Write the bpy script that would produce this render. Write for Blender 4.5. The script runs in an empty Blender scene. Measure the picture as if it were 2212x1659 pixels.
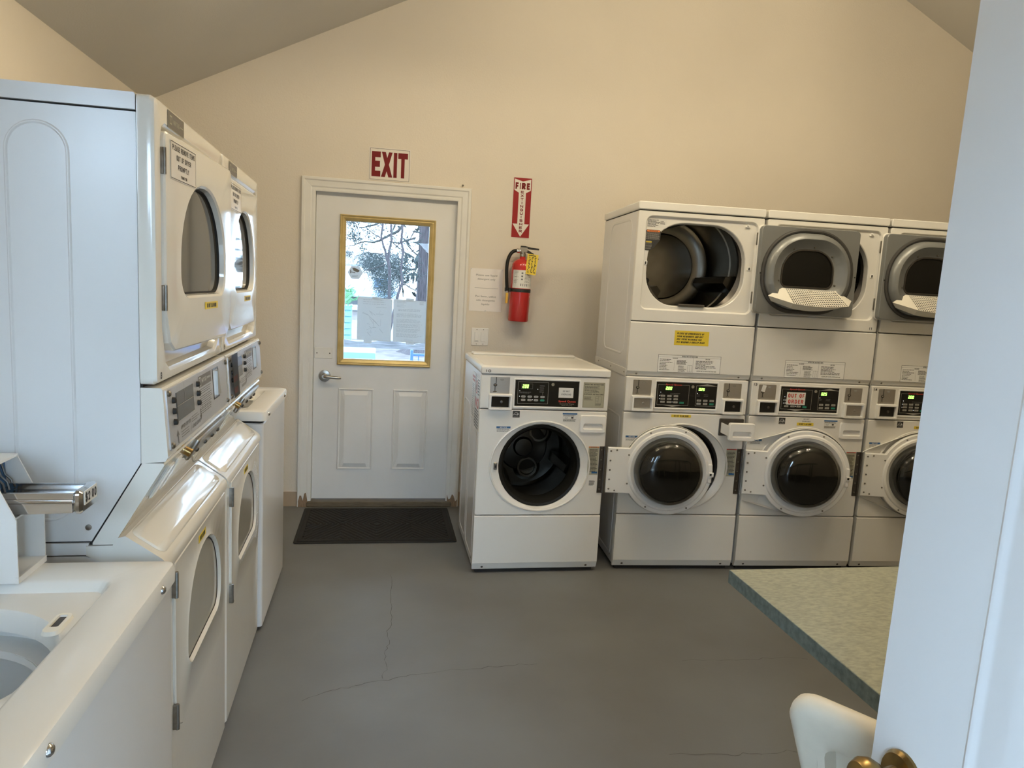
import bpy, bmesh, math, random
from mathutils import Vector, Matrix
random.seed(7)
R = math.radians
SC = bpy.context.scene
COL = SC.collection

# ---------------------------------------------------------------- camera, sky, exposure
CAM_F, CAM_YAW, CAM_PITCH, CAM_ROLL, CAM_H = 1555.64, .1848, .1330, .0543, 1.524
def make_camera():
    cam = bpy.data.cameras.new('camera')
    cam.sensor_fit = 'HORIZONTAL'; cam.sensor_width = 36.0
    cam.lens = CAM_F / 2212 * 36.0
    cam.clip_start = .02; cam.clip_end = 400
    o = bpy.data.objects.new('camera', cam); COL.objects.link(o)
    cy, sy = math.cos(CAM_YAW), math.sin(CAM_YAW); cp, sp = math.cos(CAM_PITCH), math.sin(CAM_PITCH)
    fw = Vector((sy*cp, cy*cp, -sp)); ri = Vector((cy, -sy, 0)); up = ri.cross(fw)
    cr, sr = math.cos(CAM_ROLL), math.sin(CAM_ROLL)
    r = ri*cr + up*sr; u = up*cr - ri*sr
    m = Matrix((( r.x, u.x, -fw.x, 0), (r.y, u.y, -fw.y, 0), (r.z, u.z, -fw.z, CAM_H), (0, 0, 0, 1)))
    o.matrix_world = m
    SC.camera = o
make_camera()

LAMP_POWER = 260.0        # emission of the warm bulbs
SKY_POWER = 25.0
w = bpy.data.worlds.new('overcast_sky'); SC.world = w; w.use_nodes = True
bg = w.node_tree.nodes['Background']
bg.inputs['Color'].default_value = (.54, .76, 1.0, 1); bg.inputs['Strength'].default_value = SKY_POWER
vs = SC.view_settings
vs.view_transform = 'Standard'; vs.look = 'None'; vs.gamma = 1.0; vs.use_curve_mapping = False
vs.exposure = 0.0

# ---------------------------------------------------------------- mesh helpers
def rrect(x0, x1, z0, z1, r=.01, seg=3):
    r = min(r, (x1-x0)/2-1e-5, (z1-z0)/2-1e-5)
    if r < 1e-5: return [(x0, z0), (x1, z0), (x1, z1), (x0, z1)]
    out = []
    for cx, cz, a0 in ((x1-r, z0+r, -90), (x1-r, z1-r, 0), (x0+r, z1-r, 90), (x0+r, z0+r, 180)):
        for i in range(seg+1):
            a = R(a0 + 90*i/seg); out.append((cx+r*math.cos(a), cz+r*math.sin(a)))
    return out
def rrect4(x0, x1, z0, z1, rb, rt, seg=8):
    """rounded rectangle, bottom radius rb, top radius rt"""
    out = []
    for cx, cz, a0, r in ((x1-rb, z0+rb, -90, rb), (x1-rt, z1-rt, 0, rt), (x0+rt, z1-rt, 90, rt), (x0+rb, z0+rb, 180, rb)):
        for i in range(seg+1):
            a = R(a0 + 90*i/seg); out.append((cx+r*math.cos(a), cz+r*math.sin(a)))
    return out
def circ(cx, cz, r, n=40, rz=None):
    return [(cx+r*math.cos(2*math.pi*i/n), cz+(rz or r)*math.sin(2*math.pi*i/n)) for i in range(n)]
def grow(poly, d, c=None):
    """offset a convex polygon outwards by d"""
    n = len(poly); out = []
    for i in range(n):
        p0 = Vector(poly[i-1]); p1 = Vector(poly[i]); p2 = Vector(poly[(i+1) % n])
        a = (p1-p0); b = (p2-p1)
        if a.length < 1e-9: a = b
        if b.length < 1e-9: b = a
        na = Vector((a.y, -a.x)).normalized(); nb = Vector((b.y, -b.x)).normalized()
        m = na+nb
        m = m.normalized() if m.length > 1e-6 else na
        k = max(.5, m.dot(na)); out.append(tuple(p1+m*d/k))
    return out
def ray_poly(poly, c, a):
    dx, dz = math.cos(a), math.sin(a); best = None
    n = len(poly)
    for i in range(n):
        x1, z1 = poly[i][0]-c[0], poly[i][1]-c[1]; x2, z2 = poly[(i+1) % n][0]-c[0], poly[(i+1) % n][1]-c[1]
        ex, ez = x2-x1, z2-z1
        det = dx*(-ez)+ex*dz
        if abs(det) < 1e-12: continue
        t = (x1*(-ez)+ex*z1)/det; s = (dx*z1-dz*x1)/det
        if t > 0 and -1e-6 <= s <= 1+1e-6 and (best is None or t < best): best = t
    best = best or 1e-4
    return (c[0]+dx*best, c[1]+dz*best)

class MB:
    def __init__(s, m=None): s.v = []; s.f = []; s.m = m
    def add(s, vs_, fs):
        o = len(s.v)
        for v in vs_:
            v = Vector(v)
            s.v.append(tuple(s.m @ v) if s.m else tuple(v))
        s.f += [tuple(i+o for i in f) for f in fs]
        return s
    def box(s, x0, x1, y0, y1, z0, z1):
        return s.add([(x, y, z) for x in (x0, x1) for y in (y0, y1) for z in (z0, z1)],
                     [(0, 1, 3, 2), (4, 6, 7, 5), (0, 4, 5, 1), (2, 3, 7, 6), (0, 2, 6, 4), (1, 5, 7, 3)])
    def loft(s, loops, close=False, cap0=False, cap1=False):
        n = len(loops[0]); k = len(loops); vs_ = [p for l in loops for p in l]; fs = []
        for j in range(k if close else k-1):
            a, b = j*n, ((j+1) % k)*n
            for i in range(n):
                i2 = (i+1) % n; fs.append((a+i, a+i2, b+i2, b+i))
        if cap0: fs.append(tuple(range(n-1, -1, -1)))
        if cap1: fs.append(tuple(range((k-1)*n, k*n)))
        return s.add(vs_, fs)
    def rb(s, x0, x1, y0, y1, z0, z1, r=.005, e=None, seg=3):
        """box rounded in x-z with radius r, edges front and back eased by e"""
        e = min(r, .004) if e is None else e
        e = min(e, (y1-y0)/2.01)
        full = rrect(x0, x1, z0, z1, r, seg); ins = rrect(x0+e, x1-e, z0+e, z1-e, max(r-e, .0002), seg)
        L = [[(x, y, z) for x, z in p] for p, y in ((ins, y0), (full, y0+e), (full, y1-e), (ins, y1))]
        return s.loft(L, cap0=True, cap1=True)
    def case(s, x0, x1, y0, y1, z0, z1, r=.006, e=.004):
        """a box like rb but open at the front"""
        full = rrect(x0, x1, z0, z1, r); ins = rrect(x0+e, x1-e, z0+e, z1-e, max(r-e, .0002))
        return s.loft([[(x, y, z) for x, z in p] for p, y in ((ins, y0), (full, y0+e), (full, y1-e), (ins, y1))], cap1=True)
    def prism(s, poly, a0, a1, axis='y'):
        f = {'y': lambda p, a: (p[0], a, p[1]), 'x': lambda p, a: (a, p[0], p[1]), 'z': lambda p, a: (p[0], p[1], a)}[axis]
        return s.loft([[f(p, a0) for p in poly], [f(p, a1) for p in poly]], cap0=True, cap1=True)
    def shells(s, specs, c, close=False, cap0=False, cap1=False):
        """loft star-shaped outlines (poly, y) sampled at their common angles about c"""
        ang = set()
        for poly, y in specs:
            for p in poly: ang.add(round(math.atan2(p[1]-c[1], p[0]-c[0]), 4))
        ang = sorted(ang); keep = [ang[0]]
        for a in ang[1:]:
            if a-keep[-1] > .004: keep.append(a)
        if keep[-1]-keep[0] > 2*math.pi-.004: keep.pop()
        L = [[(q[0], y, q[1]) for q in (ray_poly(poly, c, a) for a in keep)] for poly, y in specs]
        return s.loft(L, close=close, cap0=cap0, cap1=cap1)
    def lathe(s, prof, c=(0, 0, 0), axis='z', n=24, cap0=True, cap1=True):
        L = []
        for r, h in prof:
            l = []
            for i in range(n):
                a = 2*math.pi*i/n; x, y = r*math.cos(a), r*math.sin(a)
                p = {'z': (x, y, h), 'y': (x, h, -y), 'x': (h, x, y)}[axis]
                l.append((c[0]+p[0], c[1]+p[1], c[2]+p[2]))
            L.append(l)
        return s.loft(L, cap0=cap0, cap1=cap1)
    def tube(s, pts, r, n=8, cap=True, r1=None):
        P = [Vector(p) for p in pts]; L = []; ref = None
        for i, p in enumerate(P):
            t = (P[min(i+1, len(P)-1)]-P[max(i-1, 0)]).normalized()
            if ref is None:
                ref = Vector((0, 0, 1)) if abs(t.z) < .9 else Vector((1, 0, 0))
                ref = (ref-t*ref.dot(t)).normalized()
            else: ref = (ref-t*ref.dot(t)).normalized()
            b = t.cross(ref)
            rr = r if r1 is None else r+(r1-r)*i/(len(P)-1)
            L.append([tuple(p+ref*rr*math.cos(2*math.pi*k/n)+b*rr*math.sin(2*math.pi*k/n)) for k in range(n)])
        return s.loft(L, cap0=cap, cap1=cap)
    def smooth_tube(s, pts, r, n=12, k=6, r1=None):
        P = [Vector(p) for p in pts]; P = [P[0]*2-P[1]]+P+[P[-1]*2-P[-2]]; Q = []
        for i in range(1, len(P)-2):
            for j in range(k):
                t = j/k; a, b, c, d = P[i-1:i+3]
                Q.append(.5*(2*b+(c-a)*t+(2*a-5*b+4*c-d)*t*t+(3*b-a-3*c+d)*t**3))
        return s.tube(Q+[P[-2]], r, n, r1=r1)
    def sphere(s, c, r, n=12, m=8, sx=1, sy=1, sz=1):
        prof = [(max(r*math.sin(math.pi*j/m), 1e-4), -r*math.cos(math.pi*j/m)) for j in range(m+1)]
        L = [[(c[0]+q*math.cos(2*math.pi*i/n)*sx, c[1]+q*math.sin(2*math.pi*i/n)*sy, c[2]+h*sz) for i in range(n)] for q, h in prof]
        return s.loft(L, cap0=True, cap1=True)
    def mesh(s, name, angle=35):
        me = bpy.data.meshes.new(name); me.from_pydata(s.v, [], s.f)
        b = bmesh.new(); b.from_mesh(me); bmesh.ops.recalc_face_normals(b, faces=b.faces); b.to_mesh(me); b.free()
        if angle:
            me.polygons.foreach_set('use_smooth', [True]*len(me.polygons)); me.set_sharp_from_angle(angle=R(angle))
        return me

def link(name, me, mat, parent=None):
    if mat and not me.materials: me.materials.append(mat)
    o = bpy.data.objects.new(name, me); COL.objects.link(o)
    if parent: o.parent = parent
    return o
def part(name, mb, mat, parent, angle=35): return link(name, mb.mesh(name, angle), mat, parent)
def empty(name, loc=(0, 0, 0), rz=0):
    o = bpy.data.objects.new(name, None); o.empty_display_size = .1; COL.objects.link(o)
    o.location = loc; o.rotation_euler = (0, 0, rz); return o
def tag(o, label, cat, group=None, kind=None):
    o['label'] = label; o['category'] = cat
    if group: o['group'] = group
    if kind: o['kind'] = kind
    return o
def lab(o, label): o['label'] = label; return o
def struct(o): o['kind'] = 'structure'; return o
def frame(org, xd, zd):
    x = Vector(xd).normalized(); z = Vector(zd).normalized(); y = z.cross(x)
    return Matrix(((x.x, y.x, z.x, org[0]), (x.y, y.y, z.y, org[1]), (x.z, y.z, z.z, org[2]), (0, 0, 0, 1)))

_font = bpy.data.curves.new('font_source', 'FONT'); _fo = bpy.data.objects.new('font_source', _font)
def text_mb(mb, body, x, z, h=.01, w=None, y=-.0012, align='CENTER', bold=0., shear=0., spacing=1., res=2):
    """adds flat lettering (cap height h, optional width w) to mb, reading in +x, up +z, facing -y"""
    c = _font; c.body = body; c.size = 1; c.offset = bold; c.shear = shear; c.space_character = spacing; c.resolution_u = res
    c.fill_mode = 'FRONT'; c.dimensions = '2D'
    me = bpy.data.meshes.new_from_object(_fo)
    vs_ = [v.co.copy() for v in me.vertices]; fs = [tuple(p.vertices) for p in me.polygons]
    bpy.data.meshes.remove(me)
    if not vs_: return mb
    xs = [v.x for v in vs_]; x0, x1 = min(xs), max(xs)
    sz = h/.70; sx = sz if w is None else w/max(x1-x0, 1e-6)
    ox = {'CENTER': (x0+x1)/2, 'LEFT': x0, 'RIGHT': x1}[align]
    mb.add([((v.x-ox)*sx+x, y, v.y*sz+z) for v in vs_], fs)
    return mb
# ---- heavy sans capitals drawn with strokes (unit cell: x 0..1, z 0..1)
_O = [(.28, 0), (.72, 0), (1, .25), (1, .75), (.72, 1), (.28, 1), (0, .75), (0, .25), (.28, 0)]
STROKES = {
 'A': [[(0, 0), (.5, 1), (1, 0)], [(.2, .34), (.8, .34)]], 'B': [[(0, 0), (0, 1), (.7, 1), (.92, .87), (.92, .65), (.7, .53), (0, .53)], [(.7, .53), (1, .38), (1, .14), (.76, 0), (0, 0)]],
 'C': [[(1, .22), (.72, 0), (.28, 0), (0, .25), (0, .75), (.28, 1), (.72, 1), (1, .78)]], 'D': [[(0, 0), (0, 1), (.62, 1), (1, .7), (1, .3), (.62, 0), (0, 0)]],
 'E': [[(1, 0), (0, 0), (0, 1), (1, 1)], [(0, .52), (.85, .52)]], 'F': [[(0, 0), (0, 1), (1, 1)], [(0, .5), (.85, .5)]],
 'G': [[(1, .78), (.72, 1), (.28, 1), (0, .75), (0, .25), (.28, 0), (.75, 0), (1, .2), (1, .47), (.55, .47)]], 'H': [[(0, 0), (0, 1)], [(1, 0), (1, 1)], [(0, .52), (1, .52)]],
 'I': [[(.5, 0), (.5, 1)]], 'J': [[(.85, 1), (.85, .22), (.6, 0), (.25, 0), (0, .22)]], 'K': [[(0, 0), (0, 1)], [(1, 1), (0, .42)], [(.35, .6), (1, 0)]],
 'L': [[(0, 1), (0, 0), (.95, 0)]], 'M': [[(0, 0), (0, 1), (.5, .25), (1, 1), (1, 0)]], 'N': [[(0, 0), (0, 1), (1, 0), (1, 1)]], 'O': [_O], 'P': [[(0, 0), (0, 1), (.72, 1), (1, .85), (1, .6), (.72, .45), (0, .45)]],
 'Q': [_O, [(.6, .28), (1, -.05)]], 'R': [[(0, 0), (0, 1), (.72, 1), (1, .85), (1, .62), (.72, .48), (0, .48)], [(.5, .48), (1, 0)]],
 'S': [[(0, .18), (.25, 0), (.75, 0), (1, .17), (1, .37), (.8, .5), (.2, .54), (0, .67), (0, .84), (.25, 1), (.72, 1), (.97, .83)]], 'T': [[(0, 1), (1, 1)], [(.5, 1), (.5, 0)]],
 'U': [[(0, 1), (0, .24), (.28, 0), (.72, 0), (1, .24), (1, 1)]], 'V': [[(0, 1), (.5, 0), (1, 1)]], 'W': [[(0, 1), (.25, 0), (.5, .8), (.75, 0), (1, 1)]], 'X': [[(0, 0), (1, 1)], [(0, 1), (1, 0)]],
 'Y': [[(0, 1), (.5, .5), (1, 1)], [(.5, .5), (.5, 0)]], 'Z': [[(0, 1), (1, 1), (0, 0), (1, 0)]],
 '0': [_O], '1': [[(.15, .8), (.55, 1), (.55, 0)]], '2': [[(0, .78), (.25, 1), (.75, 1), (1, .8), (1, .6), (0, 0), (1, 0)]], '3': [[(0, .85), (.25, 1), (.75, 1), (.97, .83), (.97, .66), (.72, .53), (.4, .53)], [(.72, .53), (1, .38), (1, .17), (.75, 0), (.25, 0), (0, .16)]],
 '4': [[(.75, 0), (.75, 1), (0, .3), (1, .3)]], '5': [[(1, 1), (.1, 1), (.05, .55), (.7, .6), (1, .42), (1, .18), (.72, 0), (.25, 0), (0, .15)]],
 '$': [[(0, .18), (.25, 0), (.75, 0), (1, .17), (1, .37), (.8, .5), (.2, .54), (0, .67), (0, .84), (.25, 1), (.72, 1), (.97, .83)], [(.5, -.14), (.5, 1.14)]],
 '&': [[(1, 0), (.25, .75), (.3, .95), (.5, 1), (.68, .9), (.6, .7), (.1, .35), (.05, .12), (.3, 0), (.6, .05), (.95, .42)]], '.': [[(.4, 0), (.6, 0)]]}
NARROW = {'I': .22, '.': .25, '1': .55, ' ': .45, 'E': .82, 'F': .8, 'L': .78, 'J': .8, 'M': 1.15, 'W': 1.25}
def caps(mb, body, x, z, h, w=None, y=-.0012, align='CENTER', t=.2, shear=0., gap=.34, aspect=.62):
    """bold capitals of cap height h; stroke weight t as a share of h"""
    adv = [NARROW.get(c, 1.)*aspect for c in body]; tot = sum(adv)+gap*aspect*(len(body)-1)
    k = (w/(tot*h)) if w else 1.; half = t*h/2; px = x-{'CENTER': .5, 'LEFT': 0, 'RIGHT': 1}[align]*tot*h*k; n = 0
    for c, a in zip(body, adv):
        cw = a*h*k; hx = min(half, cw*(.5 if c in 'I.' else .24))
        for line in STROKES.get(c, []):
            P = [(px+hx+q[0]*(cw-2*hx)+shear*q[1]*h, z+half+q[1]*(h-2*half)) for q in line]
            for (ax, az), (bx, bz) in zip(P, P[1:]):
                dx, dz = bx-ax, bz-az; L = math.hypot(dx, dz) or 1e-9; ux, uz = dx/L, dz/L; e = half*.75; n += 1
                sx = hx+(half-hx)*abs(ux); nx, nz = -uz*sx, ux*sx; yy = y-(n % 6)*1.5e-5
                mb.add([(ax-ux*e*min(1, sx/half)-nx, yy, az-uz*e-nz), (bx+ux*e*min(1, sx/half)-nx, yy, bz+uz*e-nz), (bx+ux*e*min(1, sx/half)+nx, yy, bz+uz*e+nz), (ax-ux*e*min(1, sx/half)+nx, yy, az-uz*e+nz)], [(0, 1, 2, 3)])
        px += cw+gap*aspect*h*k
    return mb
def scribble(mb, x0, x1, z1, z0, n, h, y=-.0012, rnd=random, ragged=.35):
    """n rows of broken print too small to read, from z1 down to z0"""
    for i in range(n):
        z = z1+(z0-z1)*i/max(n-1, 1); xe = x1-(x1-x0)*ragged*rnd.random(); x = x0
        while x < xe:
            ww = min((x1-x0)*(.05+.11*rnd.random()), xe-x)
            if ww > .001: mb.add([(x, y, z), (x+ww, y, z), (x+ww, y, z+h), (x, y, z+h)], [(0, 1, 2, 3)])
            x += ww+(x1-x0)*.022
    return mb
def outline(mb, x0, x1, z0, z1, t, y=-.0012):
    for a, b, c_, d in ((x0, x1, z0, z0+t), (x0, x1, z1-t, z1), (x0, x0+t, z0+t, z1-t), (x1-t, x1, z0+t, z1-t)):
        mb.add([(a, y, c_), (b, y, c_), (b, y, d), (a, y, d)], [(0, 1, 2, 3)])
    return mb
def quad(mb, x0, x1, z0, z1, y=-.0012): return mb.add([(x0, y, z0), (x1, y, z0), (x1, y, z1), (x0, y, z1)], [(0, 1, 2, 3)])

# ---------------------------------------------------------------- materials
MATS = {}
def mat(name, col, rough=.5, metal=0., noise=0., nscale=8., bump=0., bscale=200., coat=0., spec=.5, emit=None, alt=None, detail=4., stretch=None):
    """principled material; colour varied by noise towards alt, fine relief by bump"""
    if name in MATS: return MATS[name]
    m = bpy.data.materials.new(name); m.use_nodes = True; nt = m.node_tree; p = nt.nodes['Principled BSDF']
    p.inputs['Base Color'].default_value = (*col, 1); p.inputs['Roughness'].default_value = rough
    p.inputs['Metallic'].default_value = metal; p.inputs['Coat Weight'].default_value = coat; p.inputs['Coat Roughness'].default_value = .06
    p.inputs['Specular IOR Level'].default_value = spec
    tc = nt.nodes.new('ShaderNodeTexCoord'); src = tc.outputs['Object']
    if stretch:
        mp = nt.nodes.new('ShaderNodeMapping'); mp.inputs['Scale'].default_value = stretch
        nt.links.new(src, mp.inputs['Vector']); src = mp.outputs['Vector']
    n = nt.nodes.new('ShaderNodeTexNoise'); n.inputs['Scale'].default_value = nscale; n.inputs['Detail'].default_value = detail
    nt.links.new(src, n.inputs['Vector'])
    mx = nt.nodes.new('ShaderNodeMix'); mx.data_type = 'RGBA'
    a = alt or tuple(c*(1-noise) for c in col)
    mx.inputs['A'].default_value = (*col, 1); mx.inputs['B'].default_value = (*a, 1)
    rmp = nt.nodes.new('ShaderNodeMapRange'); rmp.inputs['From Min'].default_value = .35; rmp.inputs['From Max'].default_value = .7
    nt.links.new(n.outputs['Fac'], rmp.inputs['Value']); nt.links.new(rmp.outputs['Result'], mx.inputs['Factor'])
    nt.links.new(mx.outputs['Result'], p.inputs['Base Color'])
    if bump:
        b = nt.nodes.new('ShaderNodeTexNoise'); b.inputs['Scale'].default_value = bscale; b.inputs['Detail'].default_value = 2
        nt.links.new(src, b.inputs['Vector'])
        bn = nt.nodes.new('ShaderNodeBump'); bn.inputs['Strength'].default_value = bump; bn.inputs['Distance'].default_value = .002
        nt.links.new(b.outputs['Fac'], bn.inputs['Height']); nt.links.new(bn.outputs['Normal'], p.inputs['Normal'])
    if emit:
        p.inputs['Emission Color'].default_value = (*emit[0], 1); p.inputs['Emission Strength'].default_value = emit[1]
    MATS[name] = m; return m
def glass_mat(name, tint=(1, 1, 1), base=.06, rough=.0, glossy=1.):
    m = bpy.data.materials.new(name); m.use_nodes = True; nt = m.node_tree; nt.nodes.clear()
    o = nt.nodes.new('ShaderNodeOutputMaterial'); t = nt.nodes.new('ShaderNodeBsdfTransparent'); t.inputs['Color'].default_value = (*tint, 1)
    g = nt.nodes.new('ShaderNodeBsdfGlossy'); g.inputs['Roughness'].default_value = rough; g.inputs['Color'].default_value = (glossy,)*3+(1,)
    f = nt.nodes.new('ShaderNodeFresnel'); f.inputs['IOR'].default_value = 1.5
    mx = nt.nodes.new('ShaderNodeMixShader')
    nt.links.new(f.outputs[0], mx.inputs[0]); nt.links.new(t.outputs[0], mx.inputs[1]); nt.links.new(g.outputs[0], mx.inputs[2])
    nt.links.new(mx.outputs[0], o.inputs[0]); MATS[name] = m; return m
def paper_mat(name, col):
    m = bpy.data.materials.new(name); m.use_nodes = True; nt = m.node_tree; p = nt.nodes['Principled BSDF']
    n = nt.nodes.new('ShaderNodeTexNoise'); n.inputs['Scale'].default_value = 30
    cr = nt.nodes.new('ShaderNodeMix'); cr.data_type = 'RGBA'; cr.inputs['A'].default_value = (*col, 1); cr.inputs['B'].default_value = (*[c*.93 for c in col], 1)
    nt.links.new(n.outputs['Fac'], cr.inputs['Factor']); nt.links.new(cr.outputs['Result'], p.inputs['Base Color'])
    p.inputs['Roughness'].default_value = .8
    t = nt.nodes.new('ShaderNodeBsdfTranslucent'); t.inputs['Color'].default_value = (*col, 1)
    mx = nt.nodes.new('ShaderNodeMixShader'); mx.inputs[0].default_value = .5
    out = nt.nodes['Material Output']
    nt.links.new(p.outputs[0], mx.inputs[1]); nt.links.new(t.outputs[0], mx.inputs[2]); nt.links.new(mx.outputs[0], out.inputs[0])
    MATS[name] = m; return m

WALL = mat('wall_paint', (.74, .68, .585), .75, noise=.05, nscale=1.5, bump=.5, bscale=110)
CEIL = mat('ceiling_paint', (.64, .62, .575), .85, noise=.04, nscale=2, bump=.3, bscale=120)
FLOOR = mat('floor_paint', (.172, .176, .178), .5, alt=(.142, .142, .140), nscale=1.7, bump=.12, bscale=60, detail=8, spec=.35)
CRACK = mat('floor_crack', (.09, .085, .08), .9, noise=.2)
TRIM = mat('trim_paint', (.78, .77, .73), .42, noise=.06, nscale=6, bump=.08, bscale=60)
DOORP = mat('door_paint', (.78, .78, .77), .38, alt=(.72, .72, .70), nscale=2.5, bump=.06, bscale=80)
RAWWOOD = mat('bare_wood', (.30, .20, .12), .8, noise=.4, nscale=30, stretch=(8, 8, 1))
SILL = mat('sill_wood', (.16, .12, .07), .6, noise=.4, nscale=20, stretch=(1, 8, 8))
BASE = mat('baseboard_vinyl', (.42, .32, .22), .5, noise=.08)
BRASS = mat('aged_brass', (.36, .24, .09), .3, metal=1., alt=(.16, .11, .05), nscale=25)
GOLDF = mat('gold_trim', (.70, .56, .27), .36, metal=.35, alt=(.56, .43, .18), nscale=10)
STEEL = mat('satin_steel', (.46, .44, .40), .33, metal=1., noise=.15, nscale=20)
CHROME = mat('chrome', (.62, .62, .62), .12, metal=1., noise=.08)
DARKST = mat('dark_steel', (.14, .13, .12), .4, metal=.9, noise=.25, nscale=30)
WHITE = mat('white_enamel', (.80, .785, .74), .26, noise=.03, nscale=3, bump=.03, bscale=180)
WHITE2 = mat('white_plastic', (.85, .845, .82), .34, noise=.03)
CREAM = mat('glossy_porcelain', (.76, .74, .68), .13, noise=.03, nscale=3, coat=.4, bump=.04, bscale=70)
SIDE = mat('side_enamel', (.74, .74, .735), .24, noise=.04, nscale=2.5, bump=.025, bscale=240)
GAP = mat('seam_shadow_rubber', (.02, .02, .02), .8)
BLACK = mat('black_gloss', (.008, .008, .008), .16)
BLACKM = mat('black_matte', (.018, .018, .018), .6)
RUBBER = mat('black_rubber', (.010, .010, .009), .5, spec=.3, noise=.3)
PLATE = mat('brushed_plate', (.50, .48, .45), .30, metal=.85, noise=.06, nscale=60, stretch=(1, 40, 40))
FACEPL = mat('brushed_faceplate', (.58, .59, .62), .36, metal=.55, noise=.06, nscale=40, stretch=(1, 1, 30))
DRUM = mat('drum_steel', (.21, .20, .175), .26, metal=1., noise=.2, nscale=12)
DRUMD = mat('drum_dark', (.06, .057, .05), .3, metal=1., noise=.25, nscale=12)
GREY = mat('grey_metallic', (.25, .26, .26), .36, metal=.35, noise=.06, nscale=5)
GREYD = mat('grey_gasket', (.055, .053, .05), .5, noise=.2)
SCREW = mat('screw_metal', (.30, .28, .25), .35, metal=1., noise=.3, nscale=60)
LINT = mat('lint_screen_plastic', (.80, .77, .68), .45, noise=.05)
TINT = mat('tinted_window', (.008, .008, .007), .03, noise=.1, spec=.3)
PANE = mat('smoked_pane', (.07, .066, .055), .04, noise=.06, spec=.8)
INKB = mat('ink_black', (.02, .02, .02), .6); INKG = mat('ink_grey', (.16, .16, .16), .7)
INKW = mat('ink_white', (.70, .70, .68), .5); INKR = mat('ink_red', (.52, .05, .03), .5); INKO = mat('ink_orange', (.75, .22, .05), .5)
INKBL = mat('ink_blue', (.03, .12, .30), .5); INKM = mat('ink_maroon', (.17, .008, .010), .6, spec=.25)
LBLW = mat('label_white', (.74, .73, .69), .5, noise=.03); YEL = mat('label_yellow', (.80, .60, .05), .5, noise=.04)
LBLT = mat('label_tan', (.42, .40, .30), .45, noise=.04); LBLB = mat('label_black', (.03, .03, .03), .5)
BADGE = mat('badge_grey', (.15, .135, .115), .4, noise=.1)
LEDG = mat('led_green', (.1, .4, .02), .5, emit=((.35, 1.0, .12), 4.5)); LEDW = mat('led_white', (.6, .6, .6), .5, emit=((.9, .95, 1.0), 1.2))
BTN = mat('button_grey', (.34, .33, .30), .5, noise=.05); BTNG = mat('button_green', (.02, .20, .13), .45)
RED = mat('red_enamel', (.52, .022, .02), .22, noise=.06, nscale=4, coat=.3)
SIGNR = mat('sign_red', (.30, .012, .014), .5, noise=.04, spec=.3); SIGNW = mat('sign_white', (.74, .70, .64), .45, noise=.03)
PAPER = mat('notice_paper', (.86, .83, .80), .75, noise=.04)
GLASS = glass_mat('window_glass', glossy=.3); BOWL = glass_mat('door_bowl_glass', (.93, .93, .90)); WPAPER = paper_mat('window_paper', (.76, .80, .82))
BAGM = glass_mat('clear_bag', (.93, .93, .93), rough=.3, glossy=.35)
MATM = mat('mat_ribs', (.016, .015, .014), .9, noise=.35, nscale=60, bump=.6, bscale=400)
MATB = mat('mat_rubber', (.006, .006, .006), .7, noise=.2)
TABLE = mat('laminate_green', (.40, .42, .33), .34, alt=(.27, .275, .23), nscale=85, detail=6, stretch=(.7, 1.4, 1))
TEDGE = mat('laminate_edge', (.16, .20, .19), .45, alt=(.08, .11, .11), nscale=60, detail=10)
RESIN = mat('chair_resin', (.74, .69, .58), .48, noise=.05, nscale=30, bump=.06, bscale=400)
TUB = mat('tub_porcelain', (.72, .71, .68), .3, noise=.05)
YELN = mat('yellow_nozzle', (.75, .45, .06), .4, noise=.05); REDP = mat('red_lead', (.5, .05, .04), .5)
CRACKS = [([(.094,3.658),(.097,3.374),(.09,3.153),(.072,3.033),(.077,2.917),(.057,2.833),(.062,2.73),(.048,2.642)],.0011),
 ([(-.235,2.519),(-.141,2.572),(-.066,2.596),(.002,2.62),(.09,2.638),(.189,2.667),(.291,2.68),(.441,2.688),(.537,2.699),(.673,2.702)],.0013),
 ([(1.30,2.68),(1.472,2.664),(1.597,2.658),(1.734,2.671),(1.861,2.645)],.001),
 ([(1.0,2.09),(1.175,2.066),(1.261,2.067),(1.339,2.054),(1.415,2.066),(1.472,2.046)],.0013)]
# ================================================================ the room
YB, YF = 4.84, -.10          # inner faces of the back and front walls
XL, XR, RX, RZ, EZ = -1.42, 5.95, 2.265, 4.33, 2.515
def roof(x): return RZ-abs(x-RX)*(RZ-EZ)/(RX-XL)
def gable(mb, y0, y1, ox0, ox1, oz, win=None):
    e = .06
    if win:                                   # opening for the added window left of the doorway
        a, b_, c_, d = win
        mb.prism([(XL-.15, -.2), (a, -.2), (a, roof(a)+e), (XL-.15, roof(XL-.15)+e)], y0, y1)
        mb.prism([(b_, -.2), (ox0, -.2), (ox0, roof(ox0)+e), (b_, roof(b_)+e)], y0, y1)
        mb.prism([(a, -.2), (b_, -.2), (b_, c_), (a, c_)], y0, y1); mb.prism([(a, d), (b_, d), (b_, roof(b_)+e), (a, roof(a)+e)], y0, y1)
    else: mb.prism([(XL-.15, -.2), (ox0, -.2), (ox0, roof(ox0)+e), (XL-.15, roof(XL-.15)+e)], y0, y1)
    mb.prism([(ox0, oz), (ox1, oz), (ox1, roof(ox1)+e), (ox0, roof(ox0)+e)], y0, y1)
    mb.prism([(ox1, -.2), (XR+.15, -.2), (XR+.15, roof(XR+.15)+e), (RX, RZ+e), (ox1, roof(ox1)+e)], y0, y1)
    return mb
struct(part('wall_back', gable(MB(), YB, YB+.15, -.455, .521, 2.10), WALL, None, 0))
struct(part('wall_front', gable(MB(), YF-.15, YF, -.30, .712, 2.10, (-1.30, -.92, 1.30, 2.34)), WALL, None, 0))
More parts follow.
